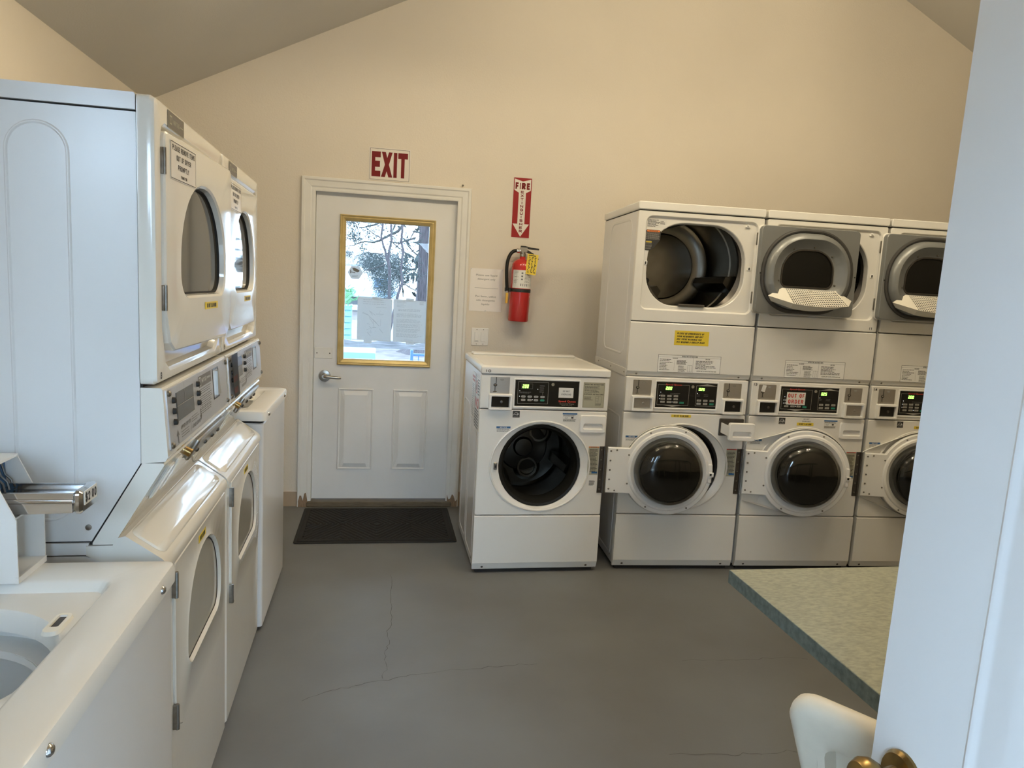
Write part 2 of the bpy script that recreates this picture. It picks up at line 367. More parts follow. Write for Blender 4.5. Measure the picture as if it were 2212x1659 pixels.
struct(part('wall_left', MB().box(XL-.15, XL, YF, YB, -.2, EZ+.1), WALL, None, 0))
struct(part('wall_right', MB().box(XR, XR+.15, YF, YB, -.2, EZ+.1), WALL, None, 0))
cm = MB()
for sx in (-1, 1):
    xe = XL-.3 if sx < 0 else XR+.3
    cm.prism([(RX, RZ), (RX, RZ+.12), (xe, roof(xe)+.12), (xe, roof(xe))], YF-.15, YB+.15)
struct(part('ceiling', cm, CEIL, None, 0))
fl = struct(part('floor', MB().box(XL-.15, XR+.15, YF-.15, YB+.15, -.12, 0), FLOOR, None, 0))
def ribbon(mb, pts, wd, z=.0006):
    P = [Vector((*p, 0)) for p in pts]; Q = []
    for i in range(len(P)-1):
        for k in range(4):
            q = P[i].lerp(P[i+1], k/4); Q.append(q+Vector((random.uniform(-1, 1), random.uniform(-1, 1), 0))*.008)
    Q.append(P[-1])
    for i in range(len(Q)-1):
        t = (Q[i+1]-Q[i]).normalized(); n = Vector((-t.y, t.x, 0))*wd*random.uniform(.4, 1.2)
        mb.add([(a.x, a.y, z) for a in (Q[i]-n, Q[i+1]-n, Q[i+1]+n, Q[i]+n)], [(0, 1, 2, 3)])
    return mb
for pts, wd in CRACKS: part('crack', ribbon(MB(), pts, wd), CRACK, fl, 0)

b = MB().box(XL, -.511, YB-.012, YB, 0, .098)
b.box(.565, XR, YB-.012, YB, 0, .098)
struct(part('baseboard_back', b, BASE, None, 0))
struct(part('baseboard_left', MB().box(XL, XL+.012, YF, YB-.013, 0, .098), BASE, None, 0))
struct(part('baseboard_right', MB().box(XR-.012, XR, YF, YB-.013, 0, .098), BASE, None, 0))

# back door: casing, jamb, slab with glazed light
DX0, DX1, DZ0, DZ1 = -.424, .490, .042, 2.07
tr = struct(empty('trim_1', ((DX0+DX1)/2, YB, 0)))
def wpart(name, mb, mat_, parent, angle=35):
    """a part given in world coordinates under an unrotated parent"""
    off = Matrix.Translation(-Vector(parent.location))
    mb.v = [tuple(off @ Vector(v)) for v in mb.v]
    return part(name, mb, mat_, parent, angle)
prof = [(0, 0), (0, -.010), (.010, -.013), (.022, -.012), (.030, -.017), (.062, -.020), (.070, -.026), (.082, -.026), (.086, -.022), (.086, 0)]
def casing_side(x_in, x_out):
    s = 1 if x_out > x_in else -1; wd = abs(x_out-x_in); mb = MB(); k = wd/.086
    L = []
    for z, miter in ((0, 0), (1, 1)):
        L.append([(x_in+s*p*k, YB+q, (0 if z == 0 else 2.064+p*k)) for p, q in prof])
    return mb.loft(L, cap0=True, cap1=True)
wpart('casing_board', casing_side(-.426, -.512), TRIM, tr, 25)
wpart('casing_board', casing_side(.478, .564), TRIM, tr, 25)
hd = MB().loft([[(-.426-p, YB+q, 2.064+p) for p, q in prof], [(.478+p, YB+q, 2.064+p) for p, q in prof]], cap0=True, cap1=True)
wpart('casing_head', hd, TRIM, tr, 25)
jm = MB()
jm.box(-.455, DX0-.002, YB-.001, YB+.15, 0, 2.10); jm.box(DX1+.002, .521, YB-.001, YB+.15, 0, 2.10); jm.box(DX0-.002, DX1+.002, YB-.001, YB+.15, DZ1+.003, 2.10)
jm.box(DX0-.003, DX0+.012, YB+.078, YB+.10, 0, DZ1); jm.box(DX1-.012, DX1+.003, YB+.078, YB+.10, 0, DZ1); jm.box(DX0, DX1, YB+.078, YB+.10, DZ1-.012, DZ1+.003)
wpart('jamb', jm, TRIM, tr, 0)
for x0, x1, zs in ((-.505, -.446, .085), (.486, .556, .075)):
    c = MB(); pts = [(x0, 0)]
    for i in range(7): pts.append((x0+(x1-x0)*i/6, zs*random.uniform(.35, 1.15)))
    pts.append((x1, 0)); c.prism(pts, YB-.0285, YB-.02)
    lab(wpart('chipped_paint_patch', c, RAWWOOD, tr, 0), 'bare brown wood where casing paint has chipped')
wpart('threshold', MB().rb(DX0-.028, DX1+.028, YB-.035, YB+.13, .0, .036, .012), SILL, tr)
nl = MB().tube([(.504, YB, 2.163), (.504, YB-.018, 2.166)], .003, 6).sphere((.504, YB-.019, 2.166), .007, 8, 6)
wpart('nail', nl, SCREW, tr)

dr = struct(empty('door_1', ((DX0+DX1)/2, YB+.03, 0)))
GX0, GX1, GZ0, GZ1 = -.262, .328, .972, 1.918
sl = MB(); y0, y1 = YB+.03, YB+.075
sl.box(DX0, GX0, y0, y1, DZ0, DZ1); sl.box(GX1, DX1, y0, y1, DZ0, DZ1); sl.box(GX0, GX1, y0, y1, DZ0, GZ0); sl.box(GX0, GX1, y0, y1, GZ1, DZ1)
wpart('slab', sl, DOORP, dr, 0)
for x0, x1 in ((-.262, -.031), (.099, .331)):
    pm = MB(); z0, z1 = .247, .80
    def rc(d): return rrect(x0+d, x1-d, z0+d, z1-d, 0)
    pm.shells([(rc(0), y0), (rc(.003), y0-.008), (rc(.008), y0-.008), (rc(.012), y0-.0004), (rc(.015), y0-.0004), (rc(.043), y0-.012), (rc(.046), y0-.012)], ((x0+x1)/2, (z0+z1)/2), cap1=True)
    wpart('panel', pm, DOORP, dr, 20)
wf = MB()
def wr(d): return rrect(-.276+d, .343-d, .956+d, 1.934-d, 0)
wf.shells([(wr(0), y0), (wr(.001), y0-.012), (wr(.007), y0-.018), (wr(.015), y0-.012), (wr(.020), y0-.014), (wr(.031), y0-.008), (wr(.038), y0-.003), (wr(.039), y0+.02)], (.0335, 1.445))
wpart('window_frame', wf, GOLDF, dr, 20)
wpart('glazing_bead', MB().shells([(wr(.0385), y0+.002), (wr(.0425), y0+.004), (wr(.0425), y0+.024), (wr(.036), y0+.024)], (.0335, 1.445)), TRIM, dr, 20)
wpart('glass', MB().box(-.242, .309, y0+.016, y0+.020, .990, 1.900), GLASS, dr, 0)
bp_ = MB().rb(-.420, -.306, y0-.004, y0, .995, 1.066, .003)
wpart('strike_cover_plate', bp_, TRIM, dr)
for x in (-.404, -.322): wpart('screw', MB().lathe([(.004, -.0055), (.0045, -.004)], (x, y0, 1.03), 'y', 10), DARKST, dr)
# lever handle
lv = MB().lathe([(.039, 0), (.039, -.006), (.036, -.011), (.018, -.014), (.013, -.05), (.014, -.058)], (-.352, y0, .880), 'y', 24)
ho = wpart('lever_rose', lv, STEEL, dr)
lm = MB().smooth_tube([(-.352, y0-.052, .880), (-.335, y0-.056, .880), (-.30, y0-.056, .877), (-.262, y0-.054, .874), (-.246, y0-.048, .874)], .0105, 12, r1=.008)
wpart('lever', lm, STEEL, dr)
# lettered and drawn sheets on the glass
def top_sheet(name, mb, mat_, label, cat, angle=0):
    o = link(name, mb.mesh(name, angle), mat_); return tag(o, label, cat)
gy = y0+.0155
p1 = top_sheet('notice_paper', MB().prism([(-.150, 1.127), (.071, 1.121), (.074, 1.403), (-.152, 1.409)], gy-.0012, gy-.0004), WPAPER,
               'left sheet of paper with a faint map, taped to the door glass', 'notice')
mp = MB()
scribble(mp, -.115, .045, 1.392, 1.365, 3, .0022, gy-.0014); scribble(mp, -.03, .04, 1.345, 1.30, 2, .002, gy-.0014)
for _ in range(26):
    x, z = random.uniform(-.09, .02), random.uniform(1.15, 1.32); a = random.uniform(0, 3.14); L_ = random.uniform(.015, .05)
    dx, dz = math.cos(a)*L_, math.sin(a)*L_
    mp.add([(x, gy-.0014, z), (x+dx, gy-.0014, z+dz), (x+dx+.0012, gy-.0014, z+dz+.0012), (x+.0012, gy-.0014, z+.0012)], [(0, 1, 2, 3)])
mp.add([(-.085, gy-.0014, 1.295), (-.0835, gy-.0014, 1.296), (-.006, gy-.0014, 1.222), (-.0075, gy-.0014, 1.221)], [(0, 1, 2, 3)])
FADE = mat('ink_faded', (.46, .50, .54), .8)
link('print', mp.mesh('print', 0), FADE, p1)['kind'] = 'stuff'
p2 = top_sheet('notice_paper', MB().prism([(.086, 1.122), (.301, 1.118), (.302, 1.400), (.082, 1.406)], gy-.0012, gy-.0004), WPAPER,
               'right sheet of paper with rows of typed text, taped to the door glass', 'notice')
mp = MB(); scribble(mp, .105, .17, 1.392, 1.355, 5, .002, gy-.0014); scribble(mp, .115, .265, 1.338, 1.33, 2, .0028, gy-.0014, ragged=.1)
for zt in (1.31, 1.272, 1.24, 1.208, 1.176): scribble(mp, .105, .278, zt, zt-.02, 4, .0018, gy-.0014, ragged=.25)
scribble(mp, .255, .285, 1.39, 1.375, 3, .003, gy-.0014); scribble(mp, .16, .22, 1.135, 1.135, 1, .002, gy-.0014)
link('print', mp.mesh('print', 0), FADE, p2)['kind'] = 'stuff'
for o_, xs in ((p1, (-.03, -.08)), (p2, (.19, .20))):
    for x, z in ((xs[0], 1.404), (xs[1], 1.118)):
        link('tape', MB().box(x-.026, x+.026, gy-.0019, gy-.0015, z-.012, z+.010).mesh('tape', 0), WPAPER, o_)
hx = [( -.171+.049*math.cos(R(60*i)), 1.566+.047*math.sin(R(60*i))) for i in range(6)]
st = top_sheet('camera_sticker', MB().prism(hx, gy-.001, gy-.0004), WPAPER, 'white hexagonal surveillance camera sticker on the left of the door glass', 'sticker')
cmb = MB(); yy = gy-.0013
cmb.add([(x, yy, z) for x, z in ((-.192, 1.596), (-.176, 1.597), (-.144, 1.582), (-.146, 1.573), (-.158, 1.568), (-.182, 1.577))], [(0, 1, 2, 3, 4, 5)])
cmb.add([(x, yy, z) for x, z in ((-.204, 1.582), (-.198, 1.582), (-.198, 1.560), (-.204, 1.560))], [(0, 1, 2, 3)])
cmb.add([(x, yy, z) for x, z in ((-.198, 1.571), (-.172, 1.567), (-.170, 1.562), (-.198, 1.566))], [(0, 1, 2, 3)])
scribble(cmb, -.192, -.150, 1.546, 1.538, 2, .0018, yy)
link('camera_emblem', cmb.mesh('camera_emblem', 0), INKG, st)

# door mat
mt = empty('door_mat', (.015, 4.44, 0)); tag(mt, 'black ribbed door mat with a diamond pattern on the floor before the door', 'mat')
part('backing', MB(frame((0, 0, 0), (1, 0, 0), (0, 1, 0))).rb(-.472, .472, -.008, 0, -.325, .325, .012, .003), MATB, mt)
bm_ = MB(frame((0, 0, 0), (1, 0, 0), (0, 1, 0)))
bm_.shells([(rrect(-.455, .455, -.308, .308, .008), -.008), (rrect(-.453, .453, -.306, .306, .008), -.013), (rrect(-.427, .427, -.280, .280, .004), -.013), (rrect(-.425, .425, -.278, .278, .004), -.008)], (0, 0))
part('border', bm_, MATM, mt)
rbm = MB(); qw, qh, nk = .85/4, .556/2, 6
def rib(p, q):
    p, q = Vector((*p, 0)), Vector((*q, 0)); t = (q-p)
    if t.length < .012: return
    t.normalize(); n = Vector((-t.y, t.x, 0))*.009; m_ = Vector((-t.y, t.x, 0))*.004
    P = [p-n, q-n, q+n, p+n]; T = [p-m_, q-m_, q+m_, p+m_]
    rbm.add([(a.x, a.y, .008) for a in P]+[(a.x, a.y, .0135) for a in T], [(4, 5, 6, 7), (0, 1, 5, 4), (1, 2, 6, 5), (2, 3, 7, 6), (3, 0, 4, 7)])
for i in range(4):
    for j in range(2):
        flip = (i+j) % 2
        for k in range(1, 2*nk):
            s_ = k/nk; a = (min(1, s_), max(0, s_-1)); c_ = (max(0, s_-1), min(1, s_))
            f = (lambda p: (-.425+qw*(i+(p[0] if flip else 1-p[0])), -.278+qh*(j+p[1])))
            rib(f(a), f(c_))
rb_o = part('ribs', rbm, MATM, mt, 0); rb_o['kind'] = 'stuff'

# signs on the wall
ex = MB(frame((.030, YB, 2.26), (1, 0, 0), (.0, 0, 1)))
ex.rb(-.131, .131, -.003, 0, -.103, .103, .002, .0005)
eo = link('exit_sign', ex.mesh('exit_sign'), SIGNW); tag(eo, 'white EXIT sign with maroon letters above the back door', 'sign')
em = MB(ex.m); outline(em, -.125, .125, -.097, .097, .002, -.0036)
link('border_line', em.mesh('border_line', 0), INKB, eo)
def block(mb, polys, y):
    for p in polys: mb.add([(x, y, z) for x, z in p], [tuple(range(len(p)))])
em = MB(ex.m); H_ = .078; y_ = -.0038
def rect(a, b_, c_, d): return [(a, c_), (b_, c_), (b_, d), (a, d)]
block(em, [rect(-.114, -.092, -H_, H_), rect(-.092, -.058, H_-.036, H_), rect(-.092, -.062, -.018, .020), rect(-.092, -.058, -H_, -H_+.036)], y_)
block(em, [[(-.052, H_), (-.027, H_), (-.017, .042), (-.007, H_), (.016, H_), (-.005, 0), (.018, -H_), (-.007, -H_), (-.019, -.042), (-.029, -H_), (-.054, -H_), (-.031, 0)]], y_)
block(em, [rect(.024, .046, -H_, H_), rect(.052, .114, H_-.036, H_), rect(.072, .094, -H_, H_-.036)], y_)
link('lettering', em.mesh('lettering', 0), INKM, eo)

fs_ = MB(frame((.9045, YB, 2.053), (1, 0, 0), (.0, 0, 1)))
fs_.rb(-.063, .063, -.002, 0, -.197, .197, .002, .0005)
fo = link('fire_extinguisher_sign', fs_.mesh('fire_extinguisher_sign'), SIGNR); tag(fo, 'tall red FIRE EXTINGUISHER sign with a white arrow pointing down', 'sign')
am = MB(fs_.m)
block(am, [[(-.055, .187), (0, .172), (.055, .187), (.055, .115), (.024, .098), (-.024, .098), (-.055, .115)], rect(-.024, .024, -.105, .098), [(-.056, -.105), (.056, -.105), (.0, -.189)]], -.0026)
outline(am, -.063, .063, -.197, .197, .0022, -.0027)
link('arrow', am.mesh('arrow', 0), SIGNW, fo)
lm_ = MB(fs_.m); caps(lm_, 'FIRE', 0, .120, .044, .098, -.0032, t=.27, gap=.3)
for i, ch in enumerate('EXTINGUISHER'): caps(lm_, ch, 0, .094-i*.0232, .0175, (.006 if ch == 'I' else .021), -.0032, t=.24)
link('lettering', lm_.mesh('lettering', 0), INKM, fo)

nt_ = MB(frame((.692, YB, 1.497), (1, 0, 0), (0, 0, 1))); nt_.rb(-.110, .110, -.002, -.0005, -.142, .142, .001, .0003)
no = link('notice_paper', nt_.mesh('notice_paper', 0), PAPER); tag(no, 'white bilingual liquid detergent notice pinned to the wall beside the door', 'notice')
nm = MB(nt_.m)
for s_, z in (('Please use liquid', .093), ('detergent only', .067), ('Por favor, utilice', -.048), ('s\u00f3lo detergente', -.074), ('l\u00edquido', -.100)):
    text_mb(nm, s_, 0, z, .0125, {93: .142, 67: .12, -48: .138, -74: .125, -100: .054}[round(z*1000)], -.0024)
quad(nm, -.078, .082, .012, .0135, -.0024)
link('lettering', nm.mesh('lettering', 0), INKG, no)
for x, z in ((-.106, .138), (.106, .138), (0, -.139)): link('push_pin', MB(nt_.m).lathe([(.005, -.012), (.005, -.006), (.003, -.002)], (x, 0, z), 'y', 8).mesh('push_pin'), INKW, no)

sw = empty('light_switch', (.665, YB, 1.182)); tag(sw, 'white two-gang wall switch plate above washer number 10', 'light switch')
part('wall_plate', MB().rb(-.058, .058, -.006, 0, -.060, .060, .004), WHITE2, sw)
part('dimmer_paddle', MB().rb(-.036, -.008, -.010, -.005, -.033, .033, .002), WHITE2, sw)
part('dimmer_slider', MB().rb(-.033, -.012, -.014, -.009, -.028, -.018, .002), WHITE2, sw)
part('blank_insert', MB().rb(.006, .040, -.0085, -.005, -.033, .033, .002), WHITE2, sw)
for x in (-.022, .023):
    for z in (-.049, .049): part('screw', MB().lathe([(.0025, -.0075), (.003, -.006)], (x, 0, z), 'y', 8), SCREW, sw)

# fire extinguisher on its wall hook, hanging a little askew
fe = empty('fire_extinguisher', (.905, YB-.085, 1.30)); fe.rotation_euler = (0, R(1.2), 0)
tag(fe, 'red fire extinguisher with black hose hung on the wall below its sign', 'fire extinguisher')
cyl = part('cylinder', MB().lathe([(.050, 0), (.064, .003), (.068, .010), (.068, .355), (.065, .378), (.054, .398), (.036, .410), (.020, .416), (.018, .436)], n=32), RED, fe)
vb = MB().lathe([(.021, .430), (.021, .448), (.017, .452), (.017, .470)], n=16); vb.box(-.018, .026, -.017, .017, .462, .490)
part('valve_body', vb, STEEL, fe)
part('carry_handle', MB().prism([(-.016, .488), (-.016, .500), (.010, .500), (.05, .493), (.105, .490), (.106, .480), (.06, .480), (.02, .484)], -.012, .012), BLACKM, fe, 0)
part('squeeze_lever', MB().prism([(.020, .474), (.032, .474), (.07, .455), (.103, .428), (.108, .420), (.102, .416), (.062, .444), (.02, .462)], -.011, .011), BLACKM, fe, 0)
part('hose_fitting', MB().lathe([(.013, -.044), (.015, -.040), (.015, -.018)], (0, 0, .466), 'x', 12), CHROME, fe)
hp = [(-.035, 0, .466), (-.06, 0, .462), (-.083, -.004, .440), (-.098, -.008, .400), (-.103, -.012, .350), (-.100, -.014, .290), (-.094, -.012, .235), (-.090, -.010, .200)]
part('hose', MB().smooth_tube(hp, .0115, 14), RUBBER, fe)
part('nozzle_collar', MB().lathe([(.010, .186), (.010, .200)], (-.0895, -.010, 0), n=12), CHROME, fe)
part('nozzle', MB().lathe([(.0085, .118), (.0095, .186)], (-.0885, -.010, 0), n=12), YELN, fe)
part('hose_strap', MB().lathe([(.0692, .196), (.0695, .198), (.0695, .216), (.0692, .218)], n=32), BLACKM, fe)
part('strap_clip', MB().box(-.104, -.066, -.014, .006, .194, .220), BLACKM, fe, 0)
lbm = MB(); NA = 14
L_ = [[(.0684*math.sin(a), -.0684*math.cos(a), z) for a in [R(-62+i*142/NA) for i in range(NA+1)]] for z in (.222, .340)]
lbm.add(L_[0]+L_[1], [(i, i+1, NA+2+i, NA+1+i) for i in range(NA)])
lo = part('instruction_label', lbm, LBLW, cyl)
def cyl_quads(mb, a0, a1, z0, z1, r=.0687):
    n = max(1, int((a1-a0)/10)); 
    for i in range(n):
        b0, b1 = R(a0+(a1-a0)*i/n), R(a0+(a1-a0)*(i+1)/n)
        mb.add([(r*math.sin(b0), -r*math.cos(b0), z0), (r*math.sin(b1), -r*math.cos(b1), z0), (r*math.sin(b1), -r*math.cos(b1), z1), (r*math.sin(b0), -r*math.cos(b0), z1)], [(0, 1, 2, 3)])
ib = MB()
for i in range(3): cyl_quads(ib, -12+i*24, 4+i*24, .236, .252)
for i in range(3): cyl_quads(ib, -10, 0, .275+i*.020, .285+i*.020)
for i in range(11): cyl_quads(ib, -55, -30+random.uniform(-8, 4), .24+i*.009, .2425+i*.009)
for i in range(9): cyl_quads(ib, 10, 42+random.uniform(-12, 6), .262+i*.008, .265+i*.008)
for i in range(6): cyl_quads(ib, 56, 72, .24+i*.013, .244+i*.013)
part('label_print', ib, INKG, cyl, 0)
tg = MB(frame((.050, -.075, .385), (math.cos(.3), -math.sin(.3), -.08), (.08, 0, 1)))
tg.box(-.036, .036, -.0006, 0, -.070, .062)
to = part('inspection_tag', tg, YEL, fe, 0)
tgp = MB(tg.m)
for i in range(3):
    for k in range(13):
        x = -.022+i*.019+random.uniform(-.003, .003); z = -.058+k*.008; quad(tgp, x, x+random.uniform(.004, .012), z, z+.005, -.0011)
quad(tgp, -.028, .02, .050, .055, -.0011)
part('tag_print', tgp, INKB, to, 0)
# ================================================================ front-load machines
MW = .690
SEG7 = {'0': 'abcdef', '1': 'bc', '2': 'abged', '5': 'afgcd'}
def digits(mb, s, x, z, w, h, y=-.0014, pitch=None):
    pitch = pitch or w*1.3; t = h*.17; sh = .12
    for ch in s:
        if ch == '.':
            quad(mb, x-pitch+w*1.03, x-pitch+w*1.03+t, z, z+t, y); continue
        for g in SEG7[ch]:
            a = {'a': (0, w, h-t, h), 'd': (0, w, 0, t), 'g': (0, w, h/2-t/2, h/2+t/2), 'f': (0, t, h/2, h), 'e': (0, t, 0, h/2), 'b': (w-t, w, h/2, h), 'c': (w-t, w, 0, h/2)}[g]
            mb.add([(x+a[0]+sh*a[2], y, z+a[2]), (x+a[1]+sh*a[2], y, z+a[2]), (x+a[1]+sh*a[3], y, z+a[3]), (x+a[0]+sh*a[3], y, z+a[3])], [(0, 1, 2, 3)])
        x += pitch
def sticker(root, name, m, x0, x1, z0, z1, y=0, fr=None, r=.001):
    mb = MB(fr); mb.rb(x0, x1, y-.0006, y, z0, z1, r, .0001, 2); return part(name, mb, m, root, 0)
def ink(parent, name, mb, m):
    o = link(name, mb.mesh(name, 0), m, parent)
    if name.endswith('_print') or name in ('indicator_light', 'frame_line') or (name == 'lettering' and len(mb.f) > 60): o['kind'] = 'stuff'      # print too small to pick apart
    return o
def screw(root, x, z, y=0, r=.005, fr=None, m=None): return part('screw', MB(fr).lathe([(r*.6, y-.0035), (r, y-.0018), (r, y)], (x, 0, z), 'y', 10), m or SCREW, root)
def yellow_label(root, x0, x1, z0, z1, y=0, fr=None):
    s = sticker(root, 'yellow_label', YEL, x0, x1, z0, z1, y, fr)
    ink(s, 'lettering', caps(MB(fr), 'DO NOT SLAM DOOR', (x0+x1)/2, z0+(z1-z0)*.2, (z1-z0)*.6, (x1-x0)*.74, y-.0009), INKB)
def coin_meter(root, x0, zt, zb, ztop, dark, fr=None):
    """steel coin plate with slot and the hooded coin box below it"""
    p = part('coin_plate', MB().rb(x0, x0+.102, -.0015, .002, zt, ztop, .004, .0008), PLATE, root)
    mb = MB(); cx = x0+.030
    quad(mb, cx-.002, cx+.002, ztop-.034, ztop-.001, -.002); quad(mb, cx-.007, cx-.003, zt+.014, ztop-.044, -.002)
    mb.add([(cx-.004+.010*math.cos(a), -.002, ztop-.042+.008*math.sin(a)) for a in [R(k*30) for k in range(12)]], [tuple(range(12))])
    ink(p, 'coin_slot', mb, BLACKM)
    mb = MB(); mb.add([(cx-.004+.006*math.cos(a), -.0024, ztop-.041+.004*math.sin(a)) for a in [R(k*30) for k in range(12)]], [tuple(range(12))]); ink(p, 'slot_guide', mb, CHROME)
    ink(p, 'coin_return', quad(MB(), cx-.013, cx+.004, zt+.008, zt+.013, -.0024), CHROME)
    mb = MB(); mb.add([(x0+.060+.011*math.cos(a), -.0019, ztop-.014+.0055*math.sin(a)) for a in [R(k*30) for k in range(12)]], [tuple(range(12))]); ink(p, 'oval_emblem', mb, BTN)
    h = MB(); X0, X1 = x0-.006, x0+.116
    hood = MB()
    hood.shells([(rrect(X0, X1, zb-.006, zt, .006), .0), (rrect(X0, X1, zb-.006, zt, .006), -.020), (rrect(X0+.003, X1-.003, zb-.003, zt-.003, .005), -.024), (rrect(X0+.011, X1-.011, zb+.006, zt-.011, .003), -.024), (rrect(X0+.013, X1-.013, zb+.008, zt-.012, .003), -.006)], ((X0+X1)/2, (zb+zt)/2), cap1=True)
    b_ = part('coin_box_hood', hood, WHITE2, root)
    d = part('coin_box_door', MB().rb(X0+.015, X1-.016, -.013, -.005, zb+.010, zt-.014, .002), BLACK if dark else PLATE, root)
    k = MB().lathe([(.006, -.0155), (.0075, -.0145), (.0075, -.012)], ((X0+X1)/2+.006, 0, (zb+zt)/2-.002), 'y', 14)
    part('lock_cylinder', k, DARKST if dark else STEEL, d)
    return p
def washer(root, single, o):
    z_top = 1.077 if single else 1.090
    part('base_skirt', MB().box(.02, MW-.02, .03, .69, 0, .03), GAP, root, 0)
    cab = part('washer_cabinet', MB().case(.004, MW-.004, .02, .716, .022, z_top), SIDE, root)
    sm = MB(frame((.004, 0, 0), (0, -1, 0), (0, 0, 1)))
    for a, b_, c_, d in ((-.66, -.40, .06, .86), (-.36, -.08, .06, .86)):
        sm.shells([(rrect(a, b_, c_, d, .03), 0), (rrect(a+.004, b_-.004, c_+.004, d-.004, .03), -.0025), (rrect(a+.010, b_-.010, c_+.010, d-.010, .026), -.0025), (rrect(a+.014, b_-.014, c_+.014, d-.014, .022), 0)], ((a+b_)/2, (c_+d)/2))
    part('side_embossing', sm, SIDE, root, 20)
    for yy in (.09, .66): part('screw', MB(frame((.004, 0, 0), (0, -1, 0), (0, 0, 1))).lathe([(.003, -.003), (.005, -.0015), (.005, 0)], (-yy, 0, .06), 'y', 8), SCREW, root)
    kp = MB().prism([(.002, .056), (0, .060), (0, .315), (.003, .321), (.03, .321), (.03, .022), (.016, .022), (.012, .026)], .0, MW, 'x')
    part('kick_panel', kp, WHITE, root, 25)
    for x in (.054, .630): screw(root, x, .038, .010, .007, m=DARKST)
    C = (.340, .592)
    fp = MB(); el = lambda d: circ(*C, .275-d, 48, .248-d)
    def rc(d, r=.008): return rrect(d, MW-d, .326+d, .893-d, r)
    fp.shells([(rc(0), .03), (rc(0), .004), (rc(.003), .0), (el(0), 0), (el(.002), -.004), (el(.007), -.005), (el(.011), .001), (el(.016), .003), (circ(*C, .224), .016), (circ(*C, .220), .05)], C)
    fpo = part('front_panel', fp, WHITE, root, 28)
    gk = MB().shells([(circ(*C, .224), .021), (circ(*C, .217), .012), (circ(*C, .207), .016), (circ(*C, .200), .035), (circ(*C, .192), .05), (circ(*C, .188), .09), (circ(*C, .205), .10), (circ(*C, .196), .13), (circ(*C, .236), .14)], C)
    part('door_gasket', gk, RUBBER, root)
    dm = MB().lathe([(.238, .14), (.240, .47), (.225, .49), (.15, .495), (.14, .48), (.06, .475), (.05, .455), (.001, .452)], (C[0], 0, C[1]), 'y', 40, cap0=False)
    dro = part('drum', dm, DRUMD, root)
    for k in range(3):
        a = R(90+120*k+14); ca, sa = math.cos(a), math.sin(a)
        bf = MB(); L = []
        for y_ in (.16, .45):
            q = [(-.045, .236), (-.020, .185), (.020, .185), (.045, .236)] if y_ < .3 else [(-.045, .236), (-.026, .165), (.026, .165), (.045, .236)]
            L.append([(C[0]+r_*ca-t_*sa, y_, C[1]+r_*sa+t_*ca) for t_, r_ in q])
        bf.loft(L, cap0=True, cap1=True); part('baffle', bf, DRUM, dro, 20)
        a2 = R(30+120*k+14)
        em_ = MB().shells([(circ(C[0]+.13*math.cos(a2), C[1]+.13*math.sin(a2), .082, 24), .492), (circ(C[0]+.13*math.cos(a2), C[1]+.13*math.sin(a2), .060, 24), .476), (circ(C[0]+.13*math.cos(a2), C[1]+.13*math.sin(a2), .048, 24), .476), (circ(C[0]+.13*math.cos(a2), C[1]+.13*math.sin(a2), .044, 24), .486)], (C[0]+.13*math.cos(a2), C[1]+.13*math.sin(a2)), cap1=True)
        part('drum_embossing', em_, DRUM, dro, 25)
    # door latch strike, warning labels
    part('latch_strike', MB().rb(.089, .107, -.006, .004, .572, .612, .004), SCREW, root); part('latch_slot', MB().box(.094, .103, -.0072, -.005, .584, .598), BLACKM, root, 0)
    s = sticker(root, 'warning_label', LBLT, .600, .658, .548, .704); r_ = random.Random(3)
    ink(s, 'lettering', scribble(caps(MB(), 'WARNING', .628, .6985, .005, .035, -.0012), .606, .654, .684, .566, 17, .0035, -.0009, r_, .3), INKB)
    mb = MB(); quad(mb, .600, .658, .698, .704, -.0009); ink(s, 'orange_band', mb, INKO if single else INKR)
    mb = MB(); quad(mb, .624, .656, .556, .566, -.0011); ink(s, 'blue_band', mb, INKBL)
    if o.get('hinge', True):
        hg = part('door_hinge', MB().rb(.660, .690, -.004, .0, .449, .706, .002, .001).tube([(.689, -.006, .449), (.689, -.006, .706)], .006, 8), DARKST, root)
        for k in range(5): part('screw', MB().lathe([(.003, -.0065), (.0045, -.004)], (.672, 0, .470+k*.054), 'y', 8), SCREW, hg)
    else:
        for k in range(5): part('screw', MB().lathe([(.003, -.002), (.003, .001)], (.668, 0, .470+k*.054), 'y', 6), BLACKM, root)
    # console
    zc0, zc1 = .898, (1.074 if single else 1.086)
    part('console', MB().rb(0, MW, 0, .04, zc0, zc1, .006, .004), WHITE, root)
    z0, z1, xb = (.916, 1.050, .183) if single else (.926, 1.062, .171)
    cx = (xb, xb+.340)
    rim = MB().shells([(rrect(cx[0]-.010, cx[1]+.010, z0-.010, z1+.010, .006), 0), (rrect(cx[0]-.009, cx[1]+.009, z0-.009, z1+.009, .006), -.0045), (rrect(cx[0]-.004, cx[1]+.004, z0-.004, z1+.004, .004), -.0045), (rrect(cx[0]-.0015, cx[1]+.0015, z0-.0015, z1+.0015, .003), -.0002)], ((cx[0]+cx[1])/2, (z0+z1)/2))
    part('display_rim', rim, WHITE2, root)
    pn = part('display_panel', MB().box(cx[0]-.001, cx[1]+.001, -.0008, .001, z0-.001, z1+.001), BLACK, root, 0)
    y = -.0012
    part('key_lock', MB().lathe([(.004, -.004), (.0085, -.004), (.0085, -.0005)], ((.381 if single else .373), 0, (1.033 if single else 1.043)), 'y', 16), CHROME, root)
    g = MB(); gb = MB(); gw = MB(); fr_ = MB(); pr = MB(); gg = MB()
